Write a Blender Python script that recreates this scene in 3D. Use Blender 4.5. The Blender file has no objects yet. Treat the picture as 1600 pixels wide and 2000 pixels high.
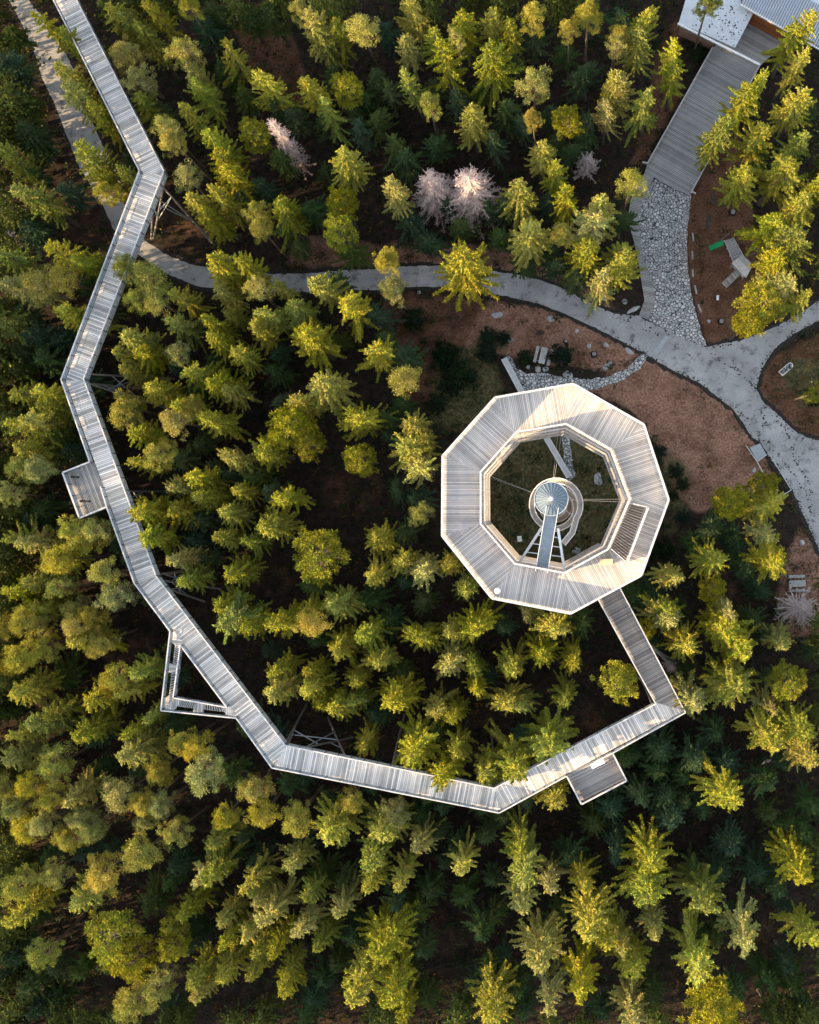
import bpy, bmesh, math, random
import numpy as np
from mathutils import Vector, Matrix

# ------------------------------------------------------------------ camera, sky, sun, exposure
SC = bpy.context.scene
H, F, NX, NY = 145.0, 2740.0, 1060.0, 1010.0      # flying height, focal length in photo pixels, point straight below
cam = bpy.data.cameras.new("camera")
cam.sensor_fit = 'AUTO'; cam.sensor_width = 36.0
cam.lens = F / 2000.0 * 36.0
cam.shift_x = (800 - NX) / 2000.0
cam.shift_y = (NY - 1000) / 2000.0
cam.clip_end = 3000
camo = bpy.data.objects.new("camera", cam); SC.collection.objects.link(camo)
camo.location = (0, 0, H)
SC.camera = camo

SUN_EL = math.radians(12.5)
SUN_DIR = Vector((-0.95, -0.27, 0)).normalized()          # horizontal direction towards the sun
w = bpy.data.worlds.new("World"); SC.world = w; w.use_nodes = True
nt = w.node_tree
sky = nt.nodes.new("ShaderNodeTexSky"); sky.sky_type = 'NISHITA'; sky.sun_disc = False
sky.sun_elevation = SUN_EL
sky.sun_rotation = math.atan2(SUN_DIR.x, SUN_DIR.y)
hs = nt.nodes.new("ShaderNodeHueSaturation"); hs.inputs['Saturation'].default_value = 0.48      # thin high haze: a paler sky
nt.links.new(sky.outputs[0], hs.inputs['Color']); nt.links.new(hs.outputs[0], nt.nodes["Background"].inputs[0])
nt.nodes["Background"].inputs[1].default_value = 0.15
sl = bpy.data.lights.new("sun", 'SUN'); sl.energy = 4.4; sl.angle = math.radians(0.5); sl.color = (1.0, 0.70, 0.38)
so = bpy.data.objects.new("sun", sl); SC.collection.objects.link(so)
so.location = (-60, -30, 60)
sv = Vector((SUN_DIR.x * math.cos(SUN_EL), SUN_DIR.y * math.cos(SUN_EL), math.sin(SUN_EL)))
so.rotation_euler = (-sv).to_track_quat('-Z', 'Y').to_euler()
SC.view_settings.view_transform = 'Standard'; SC.view_settings.look = 'None'
SC.view_settings.exposure = 2.1; SC.view_settings.gamma = 1.0
SC.render.engine = 'CYCLES'
SC.cycles.max_bounces = 5; SC.cycles.diffuse_bounces = 3; SC.cycles.transparent_max_bounces = 8
SC.cycles.use_adaptive_sampling = True

rng = np.random.default_rng(11)
rnd = random.Random(5)


def P(px, py, z=0.0):
    k = (H - z) / F
    return Vector(((px - NX) * k, (NY - py) * k, z))


# ------------------------------------------------------------------ materials
class NT:
    def __init__(s, name):
        s.m = bpy.data.materials.new(name); s.m.use_nodes = True
        s.t = s.m.node_tree; s.b = s.t.nodes["Principled BSDF"]

    def n(s, typ, **kw):
        nd = s.t.nodes.new(typ)
        for k, v in kw.items():
            if k.startswith('i_'):
                nd.inputs[int(k[2:])].default_value = v
            else:
                setattr(nd, k, v)
        return nd

    def l(s, a, b, ao=0, bi=0):
        s.t.links.new(a.outputs[ao], b.inputs[bi])

    def ramp(s, pts):
        r = s.n("ShaderNodeValToRGB"); e = r.color_ramp.elements
        while len(e) < len(pts): e.new(0.5)
        for q, (p, c) in zip(e, pts):
            q.position = p; q.color = (c[0], c[1], c[2], 1) if isinstance(c, (tuple, list)) else (c, c, c, 1)
        return r

    def mix(s, a, b, fac, mode='MIX'):
        m = s.n("ShaderNodeMix", data_type='RGBA', blend_type=mode)
        for idx, x in ((0, fac), (6, a), (7, b)):
            if isinstance(x, bpy.types.NodeSocket): s.t.links.new(x, m.inputs[idx])
            elif isinstance(x, (tuple, list)): m.inputs[idx].default_value = (x[0], x[1], x[2], 1)
            else: m.inputs[idx].default_value = x
        return m.outputs[2]

    def math(s, op, a, b=0.0):
        m = s.n("ShaderNodeMath", operation=op)
        for i, x in enumerate((a, b)):
            if isinstance(x, bpy.types.NodeSocket): s.t.links.new(x, m.inputs[i])
            else: m.inputs[i].default_value = x
        return m.outputs[0]

    def noise(s, scale, detail=4, rough=0.6, vec=None):
        q = s.n("ShaderNodeTexNoise"); q.inputs['Scale'].default_value = scale
        q.inputs['Detail'].default_value = detail; q.inputs['Roughness'].default_value = rough
        if vec is not None: s.t.links.new(vec, q.inputs['Vector'])
        return q

    def obj(s):
        return s.n("ShaderNodeTexCoord").outputs['Object']

    def geo(s):
        return s.n("ShaderNodeNewGeometry").outputs['Position']

    def col(s, c):
        if isinstance(c, bpy.types.NodeSocket): s.t.links.new(c, s.b.inputs['Base Color'])
        else: s.b.inputs['Base Color'].default_value = (c[0], c[1], c[2], 1)

    def bump(s, h, strength=0.5, dist=0.05):
        b = s.n("ShaderNodeBump"); b.inputs['Strength'].default_value = strength; b.inputs['Distance'].default_value = dist
        s.t.links.new(h, b.inputs['Height']); s.l(b, s.b, 0, s.b.inputs.find('Normal'))

    def rough(s, r, metal=0.0, spec=0.3):
        s.b.inputs['Roughness'].default_value = r; s.b.inputs['Metallic'].default_value = metal
        s.b.inputs['Specular IOR Level'].default_value = spec


def plain(name, c, r=0.8, metal=0.0, var=0.25, scale=3.0):
    t = NT(name); q = t.noise(scale, 5, 0.65, t.geo())
    k = t.ramp([(0.3, 1 - var), (0.7, 1 + var)]); t.l(q, k)
    t.col(t.mix(c, k.outputs[0], 1.0, 'MULTIPLY')); t.rough(r, metal)
    return t.m


def planks(name, c, width=0.16, var=0.35, gap=0.10, warm=0.0):
    t = NT(name)
    uv = t.n("ShaderNodeUVMap"); sx = t.n("ShaderNodeSeparateXYZ"); t.l(uv, sx)
    u = t.math('DIVIDE', sx.outputs[0], width)
    fl = t.math('FLOOR', u); fr = t.math('FRACT', u)
    wn = t.n("ShaderNodeTexWhiteNoise", noise_dimensions='1D'); t.t.links.new(fl, wn.inputs['W'])
    # boards laid in batches a metre or so wide, some older and darker
    bt = t.noise(0.9, 2, 0.5); cb = t.n("ShaderNodeCombineXYZ"); t.t.links.new(sx.outputs[0], cb.inputs[0]); t.l(cb, bt)
    gr = t.noise(1.0, 6, 0.7); cg = t.n("ShaderNodeCombineXYZ")
    t.t.links.new(t.math('MULTIPLY', sx.outputs[0], 22.0), cg.inputs[0]); t.t.links.new(t.math('MULTIPLY', sx.outputs[1], 1.2), cg.inputs[1]); t.l(cg, gr)
    blot = t.noise(0.8, 5, 0.65, t.geo())
    a = t.math('MULTIPLY', t.math('SUBTRACT', wn.outputs[0], 0.5), var * 1.5)
    b = t.math('MULTIPLY', t.math('SUBTRACT', bt.outputs[0], 0.5), var * 1.8)
    g = t.math('MULTIPLY', t.math('SUBTRACT', gr.outputs[0], 0.5), 0.5)
    h = t.math('MULTIPLY', t.math('SUBTRACT', blot.outputs[0], 0.5), 0.6)
    k = t.math('ADD', t.math('ADD', t.math('ADD', a, b), t.math('ADD', g, h)), 1.0)
    e = t.math('LESS_THAN', t.math('ABSOLUTE', t.math('SUBTRACT', fr, 0.5)), 0.5 - gap)
    k = t.math('MULTIPLY', k, t.math('ADD', t.math('MULTIPLY', e, 0.62), 0.38))
    cc = t.n("ShaderNodeCombineColor")
    for i in range(3): t.t.links.new(k, cc.inputs[i])
    wr = t.ramp([(0.35, c), (0.75, (c[0] * (1.0 + warm), c[1] * 0.99, c[2] * (0.97 - warm)))]); t.l(blot, wr)
    t.col(t.mix(wr.outputs[0], cc.outputs[0], 1.0, 'MULTIPLY'))
    t.bump(t.math('MULTIPLY', e, 1.0), 0.5, 0.02); t.rough(0.85)
    return t.m


M = {}
M['deck'] = planks('weathered larch boards', (0.66, 0.635, 0.615), 0.17, 0.55, 0.09, 0.06)
M['tower_deck'] = planks('tower larch boards', (0.56, 0.54, 0.522), 0.15, 0.34, 0.10, 0.08)
M['dark_deck'] = planks('dark grey and shaded boards', (0.36, 0.352, 0.345), 0.15, 0.45, 0.12, 0.05)
M['ramp_deck'] = planks('grooved entrance boards', (0.38, 0.377, 0.372), 0.16, 0.30, 0.13, 0.02)
M['rail_wood'] = plain('bleached rail wood', (0.50, 0.485, 0.48), 0.75, 0, 0.2, 2.5)
M['brown_wood'] = plain('brown larch boards', (0.19, 0.125, 0.08), 0.8, 0, 0.35, 4)
M['timber'] = plain('grey timber', (0.26, 0.235, 0.21), 0.85, 0, 0.3, 4)
M['steel'] = plain('galvanised steel', (0.42, 0.46, 0.50), 0.45, 0.3, 0.15, 3)
M['dark_steel'] = plain('dark steel', (0.06, 0.065, 0.075), 0.5, 0.3, 0.2, 3)
M['white_steel'] = plain('pale painted steel', (0.66, 0.66, 0.66), 0.5, 0.0, 0.12, 2)
M['chute'] = plain('worn chute floor', (0.42, 0.37, 0.31), 0.5, 0.1, 0.2, 2)
M['grating'] = planks('steel grating', (0.30, 0.36, 0.41), 0.07, 0.10, 0.16)
M['white'] = plain('white lacquer', (0.75, 0.75, 0.75), 0.4, 0, 0.06, 2)
M['box_wood'] = plain('fresh and sunlit pale wood', (0.72, 0.44, 0.28), 0.7, 0, 0.1, 3)
M['green'] = plain('green plastic', (0.01, 0.36, 0.13), 0.35, 0, 0.08, 2)
M['black'] = plain('charred dark wood', (0.02, 0.02, 0.02), 0.9, 0, 0.4, 6)
M['stone'] = plain('pale granite', (0.40, 0.40, 0.40), 0.9, 0, 0.35, 5)
M['concrete'] = plain('concrete', (0.40, 0.43, 0.45), 0.85, 0, 0.15, 2)
M['salmon'] = plain('salmon render', (0.42, 0.25, 0.18), 0.9, 0, 0.15, 2)
M['orange_wood'] = planks('orange cladding', (0.34, 0.115, 0.04), 0.12, 0.3, 0.1)
M['flat_roof'] = plain('pale roofing sheet', (0.55, 0.575, 0.61), 0.7, 0, 0.1, 1.5)
M['metal_roof'] = plain('zinc roof', (0.50, 0.54, 0.60), 0.5, 0.1, 0.1, 1.5)
M['leaf_dark'] = plain('rotten leaves', (0.05, 0.04, 0.035), 0.95, 0, 0.5, 9)
M['dead_wood'] = plain('bare pinkish twigs', (0.50, 0.39, 0.355), 0.9, 0, 0.3, 2)
M['grey_twig'] = plain('bare grey purple twigs', (0.56, 0.47, 0.46), 0.9, 0, 0.3, 2)
M['bark'] = plain('spruce bark', (0.09, 0.075, 0.062), 0.95, 0, 0.35, 6)
M['pine_bark'] = plain('pine bark', (0.15, 0.105, 0.075), 0.95, 0, 0.35, 6)
M['snag'] = plain('grey dead trunk', (0.24, 0.20, 0.17), 0.95, 0, 0.3, 6)

t = NT('wire mesh'); t.col((0.46, 0.55, 0.64)); t.rough(0.45, 0.3)
tr = t.n("ShaderNodeBsdfTransparent"); mx = t.n("ShaderNodeMixShader"); mx.inputs[0].default_value = 0.8
t.l(tr, mx, 0, 1); t.l(t.b, mx, 0, 2); t.l(mx, t.t.nodes["Material Output"]); M['mesh'] = t.m
t = NT('roof glass'); t.col((0.13, 0.175, 0.205)); t.rough(0.55, 0.0, 0.15); M['glass'] = t.m

# foliage: the object's own colour times a random shade per spray
t = NT('foliage')
oi = t.n("ShaderNodeObjectInfo"); at = t.n("ShaderNodeAttribute", attribute_name='leafvar')
c = t.mix(oi.outputs['Color'], at.outputs['Color'], 1.0, 'MULTIPLY')
df = t.n("ShaderNodeBsdfDiffuse"); tl = t.n("ShaderNodeBsdfTranslucent"); mx = t.n("ShaderNodeMixShader"); mx.inputs[0].default_value = 0.12
t.t.links.new(c, df.inputs[0]); t.t.links.new(c, tl.inputs[0])
t.l(df, mx, 0, 1); t.l(tl, mx, 0, 2); t.l(mx, t.t.nodes["Material Output"]); M['foliage'] = t.m

# gravel road
t = NT('pale gravel'); g = t.geo()
n1 = t.noise(0.35, 5, 0.6, g); n2 = t.noise(9, 4, 0.75, g); n3 = t.noise(0.9, 7, 0.72, g)
r1 = t.ramp([(0.3, (0.31, 0.305, 0.30)), (0.7, (0.50, 0.49, 0.485))]); t.l(n1, r1)
r2 = t.ramp([(0.3, 0.72), (0.7, 1.2)]); t.l(n2, r2)
r3 = t.ramp([(0.36, 0.42), (0.47, 1.0)]); t.l(n3, r3)
t.col(t.mix(t.mix(r1.outputs[0], r2.outputs[0], 1.0, 'MULTIPLY'), r3.outputs[0], 1.0, 'MULTIPLY')); t.rough(0.95)
t.bump(n2.outputs[0], 0.4, 0.02); M['road'] = t.m
M['road_side'] = plain('dark road edge', (0.034, 0.029, 0.026), 0.95, 0, 0.8, 5)

# broken stone paving
t = NT('broken stone paving'); g = t.geo()
nz = t.noise(2.0, 2, 0.5, g)
gg = t.n("ShaderNodeVectorMath", operation='MULTIPLY_ADD'); t.t.links.new(nz.outputs[1], gg.inputs[0]); gg.inputs[1].default_value = (0.25, 0.25, 0); t.t.links.new(g, gg.inputs[2])
v1 = t.n("ShaderNodeTexVoronoi", feature='F1'); v1.inputs['Scale'].default_value = 3.4; t.l(gg, v1)
v2 = t.n("ShaderNodeTexVoronoi", feature='DISTANCE_TO_EDGE'); v2.inputs['Scale'].default_value = 3.4; t.l(gg, v2)
sp = t.n("ShaderNodeSeparateColor"); t.l(v1, sp, 1)
r1 = t.ramp([(0.0, (0.50, 0.50, 0.50)), (1.0, (0.85, 0.84, 0.83))]); t.l(sp, r1)
r2 = t.ramp([(0.02, 0.06), (0.11, 1.0)]); t.l(v2, r2)
n2 = t.noise(14, 3, 0.7, g); r3 = t.ramp([(0.3, 0.75), (0.7, 1.15)]); t.l(n2, r3)
t.col(t.mix(t.mix(r1.outputs[0], r2.outputs[0], 1.0, 'MULTIPLY'), r3.outputs[0], 1.0, 'MULTIPLY')); t.rough(0.9)
rb = t.ramp([(0.0, 0.0), (0.2, 1.0)]); t.l(v2, rb); t.bump(rb.outputs[0], 0.9, 0.12); M['paving'] = t.m

# forest floor
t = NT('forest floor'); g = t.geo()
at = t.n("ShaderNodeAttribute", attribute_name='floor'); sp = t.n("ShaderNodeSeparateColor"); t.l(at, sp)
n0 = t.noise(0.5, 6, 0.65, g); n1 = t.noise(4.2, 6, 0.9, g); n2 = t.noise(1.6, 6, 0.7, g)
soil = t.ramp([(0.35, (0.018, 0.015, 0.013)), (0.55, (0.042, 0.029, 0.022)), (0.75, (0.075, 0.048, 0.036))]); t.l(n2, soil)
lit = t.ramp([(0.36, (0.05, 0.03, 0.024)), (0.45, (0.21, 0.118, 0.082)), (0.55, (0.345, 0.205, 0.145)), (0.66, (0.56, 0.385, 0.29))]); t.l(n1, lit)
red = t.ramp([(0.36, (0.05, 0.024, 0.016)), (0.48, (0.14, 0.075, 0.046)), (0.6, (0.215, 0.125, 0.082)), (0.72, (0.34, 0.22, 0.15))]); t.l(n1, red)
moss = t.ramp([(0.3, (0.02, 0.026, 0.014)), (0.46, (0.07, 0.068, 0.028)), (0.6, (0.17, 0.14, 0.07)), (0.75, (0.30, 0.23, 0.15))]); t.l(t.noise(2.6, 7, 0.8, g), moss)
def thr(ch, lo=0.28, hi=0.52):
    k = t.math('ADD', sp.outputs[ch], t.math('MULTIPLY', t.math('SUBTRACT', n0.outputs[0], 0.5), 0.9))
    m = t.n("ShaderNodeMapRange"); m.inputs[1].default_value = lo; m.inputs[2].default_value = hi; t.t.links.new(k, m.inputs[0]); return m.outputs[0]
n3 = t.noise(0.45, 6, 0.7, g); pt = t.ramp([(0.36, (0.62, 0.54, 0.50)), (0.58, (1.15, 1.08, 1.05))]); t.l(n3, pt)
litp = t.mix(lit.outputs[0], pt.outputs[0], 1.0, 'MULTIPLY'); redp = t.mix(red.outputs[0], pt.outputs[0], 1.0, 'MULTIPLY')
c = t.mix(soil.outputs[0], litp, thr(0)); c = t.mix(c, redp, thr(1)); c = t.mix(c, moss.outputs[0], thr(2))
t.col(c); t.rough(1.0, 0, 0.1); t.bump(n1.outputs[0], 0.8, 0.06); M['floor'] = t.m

# ------------------------------------------------------------------ mesh helpers
class MB:
    def __init__(s): s.v = []; s.f = []; s.uv = []

    def add(s, vs, fs, uvs=None):
        o = len(s.v); s.v += [tuple(v) for v in vs]
        for i, f in enumerate(fs):
            s.f.append([o + k for k in f]); s.uv.append(uvs[i] if uvs else [(0, 0)] * len(f))

    def bar(s, p, q, wd, ht, up=Vector((0, 0, 1)), w2=None, h2=None):
        p, q = Vector(p), Vector(q); d = q - p
        if d.length < 1e-6: return
        dn = d.normalized(); sd = dn.cross(up)
        if sd.length < 1e-3: sd = dn.cross(Vector((1, 0, 0)))
        sd.normalize(); u = sd.cross(dn)
        vs = []
        for c, a, b in ((p, wd, ht), (q, w2 or wd, h2 or ht)):
            for x, y in ((-1, -1), (1, -1), (1, 1), (-1, 1)): vs.append(c + sd * (x * a / 2) + u * (y * b / 2))
        L = d.length
        fs = [(0, 3, 2, 1), (4, 5, 6, 7), (0, 1, 5, 4), (1, 2, 6, 5), (2, 3, 7, 6), (3, 0, 4, 7)]
        uvs = [[(0, 0)] * 4, [(0, 0)] * 4] + [[(0, 0), (wd, 0), (wd, L), (0, L)]] * 4
        s.add(vs, fs, uvs)

    def tube(s, pts, rads, n=6, cap=True):
        pts = [Vector(p) for p in pts]; o = len(s.v)
        for i, p in enumerate(pts):
            d = (pts[min(i + 1, len(pts) - 1)] - pts[max(i - 1, 0)]).normalized()
            a = d.cross(Vector((0.31, 0.17, 0.93)));
            if a.length < 1e-3: a = d.cross(Vector((1, 0, 0)))
            a.normalize(); b = d.cross(a)
            r = rads[i] if isinstance(rads, (list, tuple)) else rads
            for k in range(n):
                t_ = 2 * math.pi * k / n; s.v.append(tuple(p + (a * math.cos(t_) + b * math.sin(t_)) * r))
        for i in range(len(pts) - 1):
            for k in range(n):
                q = (k + 1) % n
                s.f.append([o + i * n + k, o + i * n + q, o + (i + 1) * n + q, o + (i + 1) * n + k]); s.uv.append([(0, 0)] * 4)
        if cap:
            s.f.append([o + k for k in range(n)][::-1]); s.uv.append([(0, 0)] * n)
            s.f.append([o + (len(pts) - 1) * n + k for k in range(n)]); s.uv.append([(0, 0)] * n)

    def slab(s, pts, th, udir, top_only=False):
        """polygon pts (top face, world) extruded down by th; boards run across udir (uv u = along udir)"""
        pts = [Vector(p) for p in pts]; n = len(pts)
        ar = sum(pts[i].x * pts[(i + 1) % n].y - pts[(i + 1) % n].x * pts[i].y for i in range(n))
        if ar < 0: pts = pts[::-1]
        ud = Vector((udir[0], udir[1], 0)).normalized(); vd = Vector((-ud.y, ud.x, 0))
        uv = [(p.dot(ud), p.dot(vd)) for p in pts]
        if top_only: s.add(pts, [list(range(n))], [uv]); return
        lo = [p - Vector((0, 0, th)) for p in pts]
        fs = [list(range(n)), list(range(n, 2 * n))[::-1]]; uvs = [uv, uv[::-1]]
        for i in range(n):
            j = (i + 1) % n; fs.append([i, i + n, j + n, j]); uvs.append([uv[i], uv[i], uv[j], uv[j]])
        s.add(pts + lo, fs, uvs)

    def build(s, name, mat, parent=None, smooth=False):
        v = np.array(s.v, float); o0 = np.array([(v[:, 0].min() + v[:, 0].max()) / 2, (v[:, 1].min() + v[:, 1].max()) / 2, v[:, 2].min()])
        me = bpy.data.meshes.new(name); me.from_pydata([tuple(x) for x in v - o0], [], s.f)
        uvl = me.uv_layers.new(name="UVMap"); flat = []
        for u in s.uv:
            for q in u: flat += [q[0], q[1]]
        uvl.data.foreach_set('uv', flat)
        me.materials.append(mat)
        if smooth: me.polygons.foreach_set('use_smooth', [True] * len(me.polygons))
        o = bpy.data.objects.new(name, me); SC.collection.objects.link(o); o.location = tuple(o0)
        put(o, parent)
        return o


def wloc(o):
    l = Vector(o.location)
    while o.parent is not None:
        o = o.parent; l = l + Vector(o.location) if not o.get('_abs') else l
    return l


WL = {}
def put(o, parent):
    """o.location is in world space; make it relative to the parent (nothing here is rotated)"""
    w_ = Vector(o.location); WL[o.name] = w_
    if parent is not None:
        o.parent = parent; o.location = w_ - WL[parent.name]


def tag(o, label, cat=None, group=None, kind=None):
    if label: o['label'] = label
    if cat: o['category'] = cat
    if group: o['group'] = group
    if kind: o['kind'] = kind
    return o


def empty(name, loc, label, cat, group=None):
    o = bpy.data.objects.new(name, None); SC.collection.objects.link(o); o.location = loc; o.empty_display_size = 0.5
    WL[o.name] = Vector(loc); return tag(o, label, cat, group)


def ragged(pts, step=6.0, amp=1.5, seed=1):
    r = random.Random(seed); out = []
    n = len(pts)
    for i in range(n):
        a, b = pts[i], pts[(i + 1) % n]; L = math.dist(a, b); k = max(1, int(L / step))
        for j in range(k):
            t_ = j / k; out.append((a[0] + (b[0] - a[0]) * t_ + r.uniform(-amp, amp), a[1] + (b[1] - a[1]) * t_ + r.uniform(-amp, amp)))
    return out


def sheet(name, pts, z, mat, amp=1.5, seed=1, kind='structure', step=6.0):
    m = MB(); m.slab([P(x, y, z) for x, y in ragged(pts, step, amp, seed)], 0, (1, 0), True)
    o = m.build(name, mat); o['kind'] = kind; return o


def inside(pts, poly):
    x, y = pts[:, 0], pts[:, 1]; c = np.zeros(len(x), bool); n = len(poly)
    for i in range(n):
        x1, y1 = poly[i]; x2, y2 = poly[(i + 1) % n]
        k = ((y1 > y) != (y2 > y)) & (x < (x2 - x1) * (y - y1) / (y2 - y1 + 1e-12) + x1); c ^= k
    return c


def dist_poly(pts, poly, closed=True):
    d = np.full(len(pts), 1e9); n = len(poly)
    for i in range(n if closed else n - 1):
        a = np.array(poly[i], float); b = np.array(poly[(i + 1) % n], float); ab = b - a
        t_ = np.clip(((pts - a) @ ab) / (ab @ ab + 1e-9), 0, 1); q = a + t_[:, None] * ab
        d = np.minimum(d, np.hypot(*(pts - q).T))
    return d


# ------------------------------------------------------------------ ground, roads, paving  (photo pixels, z = 0)
ROAD_S = [(280, 468), (330, 500), (375, 517), (440, 528), (537, 535), (595, 535), (645, 530), (687, 527), (720, 526), (800, 520), (862, 519), (920, 524), (980, 532), (1025, 539), (1060, 548), (1095, 562), (1150, 590), (1200, 612), (1247, 617), (1312, 650), (1382, 677), (1450, 664), (1520, 636), (1570, 607), (1640, 560),
          (1660, 598), (1587, 632), (1550, 652), (1512, 682), (1495, 707), (1482, 737), (1478, 760), (1490, 785), (1507, 798), (1525, 815), (1550, 840), (1575, 854), (1610, 864), (1680, 880),
          (1690, 1200), (1640, 1150), (1600, 1075), (1582, 1032), (1567, 1000), (1547, 955), (1500, 888), (1487, 866), (1470, 855), (1450, 825), (1432, 799), (1395, 770), (1362, 745), (1307, 720), (1262, 692), (1200, 659), (1162, 640), (1112, 617), (1050, 592), (1005, 582), (967, 574), (920, 566), (867, 560), (800, 560), (737, 566), (700, 567), (640, 570), (560, 570), (480, 568), (390, 560), (332, 537), (280, 505),
          (222, 447), (200, 400), (185, 375), (155, 325), (125, 252), (108, 205), (82, 150), (70, 110), (42, 45), (18, 0), (0, -40), (30, -40), (56, 0), (74, 22), (116, 80), (150, 148), (173, 223), (200, 283), (234, 348), (256, 418)]
STONES = [(1277, 347), (1255, 385), (1247, 435), (1252, 480), (1260, 510), (1272, 555), (1278, 595), (1266, 625), (1325, 657), (1382, 677), (1372, 655), (1360, 612), (1350, 570), (1344, 530), (1342, 490), (1344, 442), (1349, 405), (1350, 379), (1310, 364)]
PAVE = [(988, 694), (1002, 700), (1010, 720), (1030, 730), (1060, 728), (1108, 738), (1150, 741), (1190, 736), (1225, 718), (1255, 690), (1266, 696), (1250, 720), (1210, 746), (1165, 760), (1120, 765), (1050, 775), (1018, 765)]
PAVE2 = [(1092, 790), (1110, 790), (1112, 850), (1118, 900), (1124, 930), (1112, 940), (1102, 895), (1098, 850)]


def grow(poly, d):
    c = np.array(poly, float); n = len(c); out = []
    ar = sum(c[i][0] * c[(i + 1) % n][1] - c[(i + 1) % n][0] * c[i][1] for i in range(n)); sg = 1 if ar > 0 else -1
    for i in range(n):
        a, b = c[i - 1], c[(i + 1) % n]; t_ = b - a; t_ = t_ / (np.hypot(*t_) + 1e-9)
        out.append((c[i][0] + sg * t_[1] * d, c[i][1] - sg * t_[0] * d))
    return out


def make_ground():
    fine = np.arange(-66, 66.01, 0.6)
    ax = np.concatenate([[-900, -400, -200, -110, -80], fine, [80, 110, 200, 400, 900]])
    X, Y = np.meshgrid(ax, ax); n = len(ax)
    px = np.stack([X.ravel() * F / H + NX, NY - Y.ravel() * F / H], 1)
    col = np.zeros((n * n, 4), np.float32); col[:, 3] = 1
    def patch(ch, poly, wt, soft=25):
        i_ = inside(px, poly); d = dist_poly(px, poly); sd = np.where(i_, d, -d)
        col[:, ch] = np.maximum(col[:, ch], wt * np.clip(0.5 + sd / soft, 0, 1))
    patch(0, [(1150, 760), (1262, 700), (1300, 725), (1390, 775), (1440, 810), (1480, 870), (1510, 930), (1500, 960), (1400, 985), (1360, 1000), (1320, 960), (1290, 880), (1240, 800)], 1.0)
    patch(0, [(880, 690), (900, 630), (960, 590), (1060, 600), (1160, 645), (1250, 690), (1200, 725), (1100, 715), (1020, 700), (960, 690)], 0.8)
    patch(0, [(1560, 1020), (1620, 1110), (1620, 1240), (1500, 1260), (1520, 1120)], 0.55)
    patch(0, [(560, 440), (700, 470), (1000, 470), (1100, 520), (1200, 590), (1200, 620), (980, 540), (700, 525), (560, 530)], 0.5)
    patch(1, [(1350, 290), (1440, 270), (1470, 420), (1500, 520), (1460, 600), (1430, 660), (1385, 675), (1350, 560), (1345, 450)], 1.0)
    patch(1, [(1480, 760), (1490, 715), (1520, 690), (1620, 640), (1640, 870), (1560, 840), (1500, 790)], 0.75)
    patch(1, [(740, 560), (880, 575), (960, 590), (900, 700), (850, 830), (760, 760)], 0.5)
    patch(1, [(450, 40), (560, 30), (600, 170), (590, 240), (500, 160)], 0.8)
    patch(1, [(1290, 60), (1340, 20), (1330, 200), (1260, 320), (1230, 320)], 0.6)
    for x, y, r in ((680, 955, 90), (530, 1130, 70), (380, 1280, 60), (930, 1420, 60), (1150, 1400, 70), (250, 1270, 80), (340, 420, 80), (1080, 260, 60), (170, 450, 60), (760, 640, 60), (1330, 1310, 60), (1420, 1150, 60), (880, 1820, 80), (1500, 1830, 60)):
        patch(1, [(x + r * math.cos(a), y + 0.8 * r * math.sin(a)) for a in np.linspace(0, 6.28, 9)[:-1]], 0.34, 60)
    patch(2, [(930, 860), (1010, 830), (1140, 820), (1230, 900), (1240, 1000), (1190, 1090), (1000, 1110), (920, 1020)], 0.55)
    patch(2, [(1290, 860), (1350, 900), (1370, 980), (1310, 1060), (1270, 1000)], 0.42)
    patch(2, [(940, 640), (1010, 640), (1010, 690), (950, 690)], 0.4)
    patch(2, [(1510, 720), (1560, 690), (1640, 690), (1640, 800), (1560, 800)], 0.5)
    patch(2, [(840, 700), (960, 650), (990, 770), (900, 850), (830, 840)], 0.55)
    z = np.zeros(n * n)
    v = np.stack([X.ravel(), Y.ravel(), z], 1)
    idx = np.arange(n * n).reshape(n, n)
    f = np.stack([idx[:-1, :-1].ravel(), idx[:-1, 1:].ravel(), idx[1:, 1:].ravel(), idx[1:, :-1].ravel()], 1)
    me = bpy.data.meshes.new('ground'); me.from_pydata(v.tolist(), [], f.tolist())
    a = me.attributes.new('floor', 'FLOAT_COLOR', 'POINT'); a.data.foreach_set('color', col.ravel())
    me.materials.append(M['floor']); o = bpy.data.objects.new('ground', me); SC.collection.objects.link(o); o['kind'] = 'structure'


make_ground()
sheet('road_verge', grow(ROAD_S, 7), 0.006, M['road_side'], 3.0, 3)  # dark band reaching a little past the road edge
sheet('road', ROAD_S, 0.014, M['road'], 1.0, 4)
sheet('stone_slope', STONES, 0.05, M['paving'], 1.5, 5)
sheet('stone_path', PAVE, 0.02, M['paving'], 1.5, 6)
sheet('gravel_strip', PAVE2, 0.02, M['paving'], 1.2, 7)
sheet('concrete_joint', [(1275, 690), (1300, 655), (1308, 658), (1283, 694)], 0.02, M['concrete'], 0.2, 8)

# ------------------------------------------------------------------ trees
class Leaves:
    def __init__(s): s.c = []; s.d = []; s.w = []; s.t = []

    def add(s, c, d, wv, tint):                       # centre, half length vector, half width vector
        s.c.append(c); s.d.append(d); s.w.append(wv); s.t.append(tint)

    def arrays(s):
        return [np.concatenate([np.atleast_2d(x) for x in a]) for a in (s.c, s.d, s.w, s.t)]

    def mesh(s, name):
        c, d, wv, tt = s.arrays(); n = len(c)
        v = np.stack([c - d, c - d * 0.1 + wv, c + d, c - d * 0.1 - wv], 1).reshape(-1, 3).astype(np.float32)
        return leafmesh(name, v, np.repeat(tt, 4, 0))


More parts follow.
